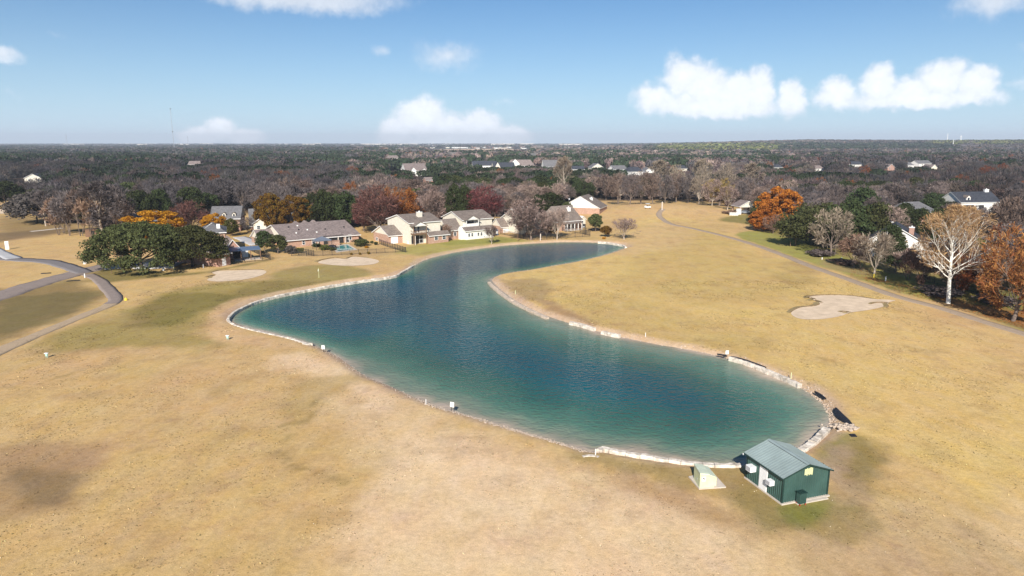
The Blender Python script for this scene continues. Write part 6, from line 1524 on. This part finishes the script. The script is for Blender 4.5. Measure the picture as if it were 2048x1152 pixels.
# shrubs in yards
for x_, yb, w_, h_, c_, l_ in ((722, 492, 36, 18, 'oak', 'large loose shrub between the pool and the cream garage'), (733, 496, 10, 6, 'gold', 'small yellow shrub beside the pool'), (703, 510, 6, 7, 'brownoak', 'small round shrub at the fence, left of three'), (720, 509.5, 6, 7, 'brownoak', 'small round shrub at the fence, middle of three'), (737, 508.5, 7, 8, 'brownoak', 'small round shrub at the fence, right of three'),
        (581, 508, 22, 22, 'dark', 'dark bush at the left corner of the ranch yard'), (600, 506, 18, 14, 'olive', 'olive bush inside the left corner of the ranch yard'), (620, 490, 10, 9, 'evergreen', 'green bush under the ranch house window'), (633, 494, 22, 10, 'evergreen', 'low dark hedge in front of the patio'), (650, 500, 24, 14, 'olive', 'grey-green bush in front of the blue canopy'), (665, 501, 16, 9, 'oak', 'low bush beside the loungers'), (752, 490, 9, 9, 'evergreen', 'small evergreen shrub at the cream garage corner'), (744, 487, 7, 8, 'oak', 'second shrub left of the cream garage'), (1208, 478, 9, 4, 'gold', 'patch of orange grass at the far pond edge'), (868, 485, 9, 9, 'brush', 'reddish patio shrub by the white swing'), (1055, 474, 20, 12, 'brush', 'red-brown bush behind the big pinkish tree'), (1190, 461, 30, 5, 'dark', 'low dark hedge behind the neat evergreen'),
        (444, 492, 14, 22, 'evergreen', 'dark climbing shrub at the oak house wall'), (525, 506, 16, 6, 'oak', 'low hedge left of the ranch house trees'), (1460, 428, 30, 10, 'brush', 'low brown brush beside the white fence'), (1690, 528, 60, 12, 'brush', 'low brown brush at the edge of the green strip'), (1880, 590, 90, 20, 'brown_dark', 'dark undergrowth behind the sycamore trunk'), (1640, 512, 60, 16, 'brown_dark', 'dark undergrowth below the right evergreens'), (1990, 608, 80, 22, 'brown_dark', 'dark undergrowth left of the orange oak')):
    tree('shrub', x_, yb, yb - h_, w_, c_, l_, 'shrub', 'shrub')

# ---------------- the woods ----------------
KEEP = [(745,424,886,492,488), (884,420,990,482,478), (984,412,1092,470,467), (1095,410,1172,462,458), (1132,392,1206,440,434), (506,436,720,498,492), (345,445,485,530,525), (402,411,482,462,464), (484,415,545,462,464), (244,424,300,440,452),
        (780,326,856,352,353), (1004,317,1068,342,343), (1083,319,1124,342,344), (970,323,1024,343,344), (935,321,988,336,337), (836,353,868,366,368), (30,346,88,364,367), (368,320,402,334,337), (1140,330,1172,346,347), (1180,326,1210,342,343), (1220,330,1256,346,348), (1256,333,1290,351,354), (1286,334,1312,346,348), (1348,330,1376,343,345), (1400,338,1424,351,354),
        (1545,327,1568,340,343), (1628,330,1650,342,345), (1698,322,1728,335,337), (1770,327,1792,341,343), (1812,323,1830,336,338), (1834,320,1868,333,335), (1860,328,1878,341,343), (1788,440,1890,500,516), (1900,376,2000,430,434), (1796,403,1852,440,448), (1750,440,1792,480,488), (1455,400,1506,432,430),
        (692,308,716,318,320), (768,310,800,321,323), (866,308,900,317,320), (896,310,920,318,320), (1056,307,1080,316,318), (955,311,985,317,318), (855,294,1062,310,311), (620,288,860,309,304), (1062,288,1260,309,303)]
KEEP_NEAR = KEEP
def wood_ok(x, y, H, Rr, z):
    bx, by = proj(x, y, z); _, ty = proj(x, y, z + H); w = Rr / (y * cP + CH * sP) * FP
    for (x0, y0, x1, y1, yb) in KEEP:
        if bx + w * .75 > x0 and bx - w * .75 < x1:
            if by > yb - .45 * (yb - y0) and ty < y1 - (y1 - y0) * .45 and by < yb + 60: return False
    return True
def kind_of(px, py, x, y, r):
    """which tree stands here: measured loosely from the photograph's colour patches"""
    ev = float(smooth_noise(np.array([x]), np.array([y]), 38., 77)[0]) * .6 + float(smooth_noise(np.array([x]), np.array([y]), 15., 78)[0]) * .4
    pe = .34 if px < 700 else (.44 if px < 1160 else .18)
    if py < 338 and px < 700: pe += .22
    if 1160 < px < 1560 and 303 < py < 338: pe += .36
    if px > 1560 and 305 < py < 330: pe += .1
    if 700 < px < 1100 and 325 < py < 352: pe += .14
    if 560 < px < 960 and py < 325: pe += .05
    if 1560 < px < 1920 and 290 < py < 305: pe = .9
    if 1290 < px < 1560 and 290 < py < 305: pe = .8
    if ev < .18 + pe * .62: return 'evergreen'
    u = r.random()
    if px < 700: return 'grey' if u < .75 else ('brown' if u < .992 else 'rust')
    if px < 1160: return 'brown' if u < .45 else ('pink' if u < .72 else ('grey' if u < .98 else 'rust'))
    if px < 1560: return 'brown' if u < .45 else ('pink' if u < .7 else ('grey' if u < .99 else 'rust'))
    if px > 1640 and py < 400: return 'grey' if u < .58 else ('brown' if u < .985 else 'rust')
    return 'brown' if u < .5 else ('grey' if u < .8 else ('pink' if u < .985 else 'rust'))
cand = []
wr = np.random.default_rng(99)
def scatter(d0, d1, sp, rmul=1.0):
    ys = np.arange(d0, d1, sp); out = []
    for yy in ys:
        xm = yy * 1.12 + 30; xs = np.arange(-xm, xm, sp)
        X_ = xs + wr.uniform(-.45, .45, len(xs)) * sp; Y_ = yy + wr.uniform(-.45, .45, len(xs)) * sp
        out.append(np.stack([X_, Y_], 1))
    P = np.concatenate(out); z = hgt(P[:, 0], P[:, 1]); px, py = proj(P[:, 0], P[:, 1], z)
    ok = (px > -480) & (px < 2530) & (py < np.interp(px, fx, fy) - 1)
    return P[ok], z[ok], px[ok], py[ok]
HX = np.array(HEROES)
for (x, y), z, px, py in zip(*scatter(130, 700, 8.6)):
    if y > 250 and y > 700: continue
    if np.any(np.hypot(HX[:, 0] - x, HX[:, 1] - y) < HX[:, 2] * .55 + 2): continue
    k = kind_of(px, py, x, y, wr); Rr = wr.uniform(3.9, 7.0); H = wr.uniform(8, 12.5)
    if k == 'evergreen': H *= .85; Rr *= 1.12
    if px < 600 and py > 380 and k != 'evergreen': H *= 1.1
    if not wood_ok(x, y, H, Rr, z): continue
    cand.append((y, x, z, px, py, k, H, Rr))
cand.sort()
LIM = {'bare': 285, 'evergreen': 190, 'autumn': 40}; cnt = {'bare': 0, 'evergreen': 0, 'autumn': 0}; REST = []
def region(px):
    return ('the far left wood' if px < 480 else 'the wood behind the ranch house' if px < 780 else 'the wood behind the lakeside row' if px < 1180 else 'the wood beyond the far fairway' if px < 1500 else 'the wood on the right')
for (y, x, z, px, py, k, H, Rr) in cand:
    cl = 'evergreen' if k == 'evergreen' else ('autumn' if k == 'rust' else 'bare')
    if cnt[cl] >= LIM[cl] or not -70 < px < 2120: REST.append((x, y, z, px, py, k, H, Rr)); continue
    cnt[cl] += 1; rg = region(px)
    if cl == 'evergreen':
        key = ['ever1', 'ever2', 'ever3', 'ever4', 'ever1'][int(wr.integers(5))]; nm2 = 'evergreen_tree'; lab = 'dark evergreen tree among the bare crowns of ' + rg; col = 'evergreen' if wr.random() < .65 else 'oak'
    elif cl == 'autumn': key = 'leafb1'; nm2 = 'autumn_tree'; lab = 'rust-coloured tree among the bare crowns of ' + rg; col = 'rust'
    else:
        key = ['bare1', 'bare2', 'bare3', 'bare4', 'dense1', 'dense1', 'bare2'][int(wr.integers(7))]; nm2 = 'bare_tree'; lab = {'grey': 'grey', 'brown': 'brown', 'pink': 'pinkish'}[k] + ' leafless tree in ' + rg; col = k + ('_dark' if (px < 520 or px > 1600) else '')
    place(key, x, y, H, Rr, col, lab, 'tree', lab.replace('tree', 'trees'), nm2, z=z)
print('individual woodland trees', cnt, 'rest', len(REST))

def blobset(seed, n, s, H=1., flat=.55, lo=.15):
    r = np.random.default_rng(seed); o = nrm(r.normal(size=(n, 3)) + [0, -.0, .3]); rad = (.72 + .28 * r.random(n))[:, None]
    rad *= 1 + .16 * np.sin(np.arctan2(o[:, 1], o[:, 0]) * 3 + seed)[:, None]
    C_ = o * rad; C_[:, 2] = (C_[:, 2] * .5 + .5) * (1 - lo) + lo
    V, F = quads(C_ * [1, 1, 1], nrm(o + r.normal(size=o.shape) * .5), s * r.uniform(.7, 1.3, n), r, .8); return V, F
def twigset(seed, n, L, w):
    r = np.random.default_rng(seed); phi = r.random(n) * 6.28; el = np.arcsin(r.uniform(-.15, 1, n)); d = np.stack([np.cos(phi) * np.cos(el), np.sin(phi) * np.cos(el), np.sin(el)], 1)
    t = r.uniform(.25, .75, n)[:, None]; P = d * t; P[:, 2] = P[:, 2] * .62 + .34; d = nrm(d + r.normal(size=d.shape) * .4); d[:, 2] *= .6
    V, F = slivers(P, d, r.uniform(.6, 1.3, n) * L, np.full(n, w), r)
    # a few limbs and a trunk
    m = 6; a = np.arange(m) * 1.05; P0 = np.tile([[0, 0, .25]], (m, 1)); P1 = np.stack([np.cos(a) * .6, np.sin(a) * .6, .75 + .1 * np.sin(a * 3)], 1)
    tv = prisms(np.concatenate([[[0, 0, 0.]], P0]), np.concatenate([[[0, 0, .3]], P1]), np.r_[.05, np.full(m, .028)], np.r_[.04, np.full(m, .01)], 3)
    return joinVF([(V, F), tv])
TINT = {'evergreen': (.030, .042, .023), 'grey': (.088, .078, .078), 'brown': (.125, .096, .085), 'pink': (.19, .145, .125), 'rust': (.20, .085, .045), 'olive': (.125, .13, .04)}
SM = mat_leaf('woodland_foliage', (1, 1, 1), .012, 0, .3, attr=True)
def bake(name, items, protos, label):
    if not items: return
    Vs, Fs, Ts, Ls, b = [], [], [], [], 0
    r = np.random.default_rng(5)
    for pi, (V, F) in enumerate(protos):
        sub = items[pi::len(protos)]
        if not sub: continue
        A = np.array([(i[0], i[1], i[2], i[6], i[7]) for i in sub], float); m = len(A); th_ = r.random(m) * 6.28; c, s = np.cos(th_), np.sin(th_)
        X_ = V[None, :, 0] * A[:, 4:5]; Y_ = V[None, :, 1] * A[:, 4:5]; Z_ = V[None, :, 2] * A[:, 3:4] + A[:, 2:3]
        W = np.stack([X_ * c[:, None] - Y_ * s[:, None] + A[:, 0:1], X_ * s[:, None] + Y_ * c[:, None] + A[:, 1:2], Z_], -1)
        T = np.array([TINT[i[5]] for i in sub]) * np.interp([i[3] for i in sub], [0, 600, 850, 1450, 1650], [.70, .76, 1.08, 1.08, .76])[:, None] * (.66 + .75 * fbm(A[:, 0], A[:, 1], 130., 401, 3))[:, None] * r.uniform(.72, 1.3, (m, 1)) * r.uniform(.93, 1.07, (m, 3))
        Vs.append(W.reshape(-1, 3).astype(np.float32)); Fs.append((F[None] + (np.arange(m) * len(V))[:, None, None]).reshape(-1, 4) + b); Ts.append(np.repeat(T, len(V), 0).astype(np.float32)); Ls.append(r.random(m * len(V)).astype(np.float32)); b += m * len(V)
    F = np.concatenate(Fs); V = np.concatenate(Vs); Lf = np.concatenate(Ls)
    o = link(name, npmesh(name, V, F, [SM], False, {'tint': ('POINT', 'FLOAT_COLOR', np.concatenate(Ts)), 'leaf': ('POINT', 'FLOAT', Lf)}))
    o['kind'] = 'stuff'; o['label'] = label; print(name, len(items), 'trees', len(F), 'faces')
bl1 = [blobset(i, 260, .15) for i in range(4)]; tw1 = [twigset(i, 620, .34, .008) for i in range(4)]
bl2 = [blobset(10 + i, 60, .30) for i in range(4)]; bl3 = [blobset(20 + i, 16, .55) for i in range(4)]
MID = []
for (x, y), z, px, py in zip(*scatter(700, 1150, 10.5)):
    k = kind_of(px, py, x, y, wr); Rr = wr.uniform(4, 6.8); H = wr.uniform(8, 12)
    if k == 'evergreen': Rr *= 1.25
    if not wood_ok(x, y, H, Rr, z): continue
    MID.append((x, y, z, px, py, k, H, Rr))
bake('evergreen_woodland', [i for i in REST if i[5] == 'evergreen'], bl1, 'dark evergreen crowns of the wood beyond the nearest trees')
bake('bare_woodland', [i for i in REST if i[5] not in ('evergreen', 'rust')], tw1, 'grey and brown leafless wood stretching behind the houses')
bake('autumn_woodland', [i for i in REST + MID if i[5] == 'rust'], [blobset(40 + i, 150, .17) for i in range(2)], 'scattered rust-coloured crowns in the wood')
bake('evergreen_woodland', [i for i in MID if i[5] == 'evergreen'], bl2, 'dark evergreen crowns far behind the houses')
bake('bare_woodland', [i for i in MID if i[5] not in ('evergreen', 'rust')], [blobset(30 + i, 90, .2) for i in range(4)], 'leafless grey-brown wood far behind the houses')
FAR = []; TN = np.array(TINY)
for (x, y), z, px, py in list(zip(*scatter(1150, 2000, 15))) + list(zip(*scatter(2000, 3600, 27))):
    if 855 < px < 1062 and 297 < py < 309: continue
    sub = 600 < px < 1260 and py < 308
    if np.any((np.abs(TN[:, 0] - x) < 16) & (TN[:, 1] > y - 10) & (TN[:, 1] < y + 110)): continue
    if sub and wr.random() < .72: continue
    k = kind_of(px, py, x, y, wr); Rr = wr.uniform(5.5, 9) * (1 if y < 2000 else 1.7); H = wr.uniform(7, 11)
    if (1310 < px < 1560 and 291 < py < 306) or (px > 1860 and 285 < py < 293): k = 'olive' if wr.random() < .8 else k
    FAR.append((x, y, z, px, py, k, H, Rr))
bake('distant_woodland', FAR, bl3, 'distant woods merging towards the horizon')
for (x, y), z, px, py in zip(*scatter(3600, 7500, 90)):
    pass
FF_ = []
wr2 = np.random.default_rng(8)
for yy in np.arange(3600, 9000, 110):
    for xx in np.arange(-yy * 1.1, yy * 1.1, 60):
        if wr2.random() < .45: continue
        x, y = xx + wr2.uniform(-30, 30), yy + wr2.uniform(-50, 50); z = float(hgt(x, y)); FF_.append((x, y, z, float(proj(x, y, z)[0]), 0, 'evergreen' if wr2.random() < .5 else 'grey', wr2.uniform(6, 10), wr2.uniform(18, 34)))
bake('horizon_woodland', FF_, [blobset(50 + i, 12, .6) for i in range(3)], 'hazy tree belts along the horizon')
HAZE = 1.1e-04
# ---------------- aerial haze ----------------
k = MB(); k.obox((-14000, -400, -8), (28000, 0, 0), (0, 15500, 0), (0, 0, 185))
hz = k.build('haze', []); hz['kind'] = 'stuff'
m, nt = nm('air'); n = N(nt); pv = n('ShaderNodeVolumePrincipled', {'Color': (.80, .88, 1.0, 1), 'Density': HAZE, 'Anisotropy': .0})
n('ShaderNodeOutputMaterial', {1: pv.outputs[0]}); hz.data.materials.append(m)
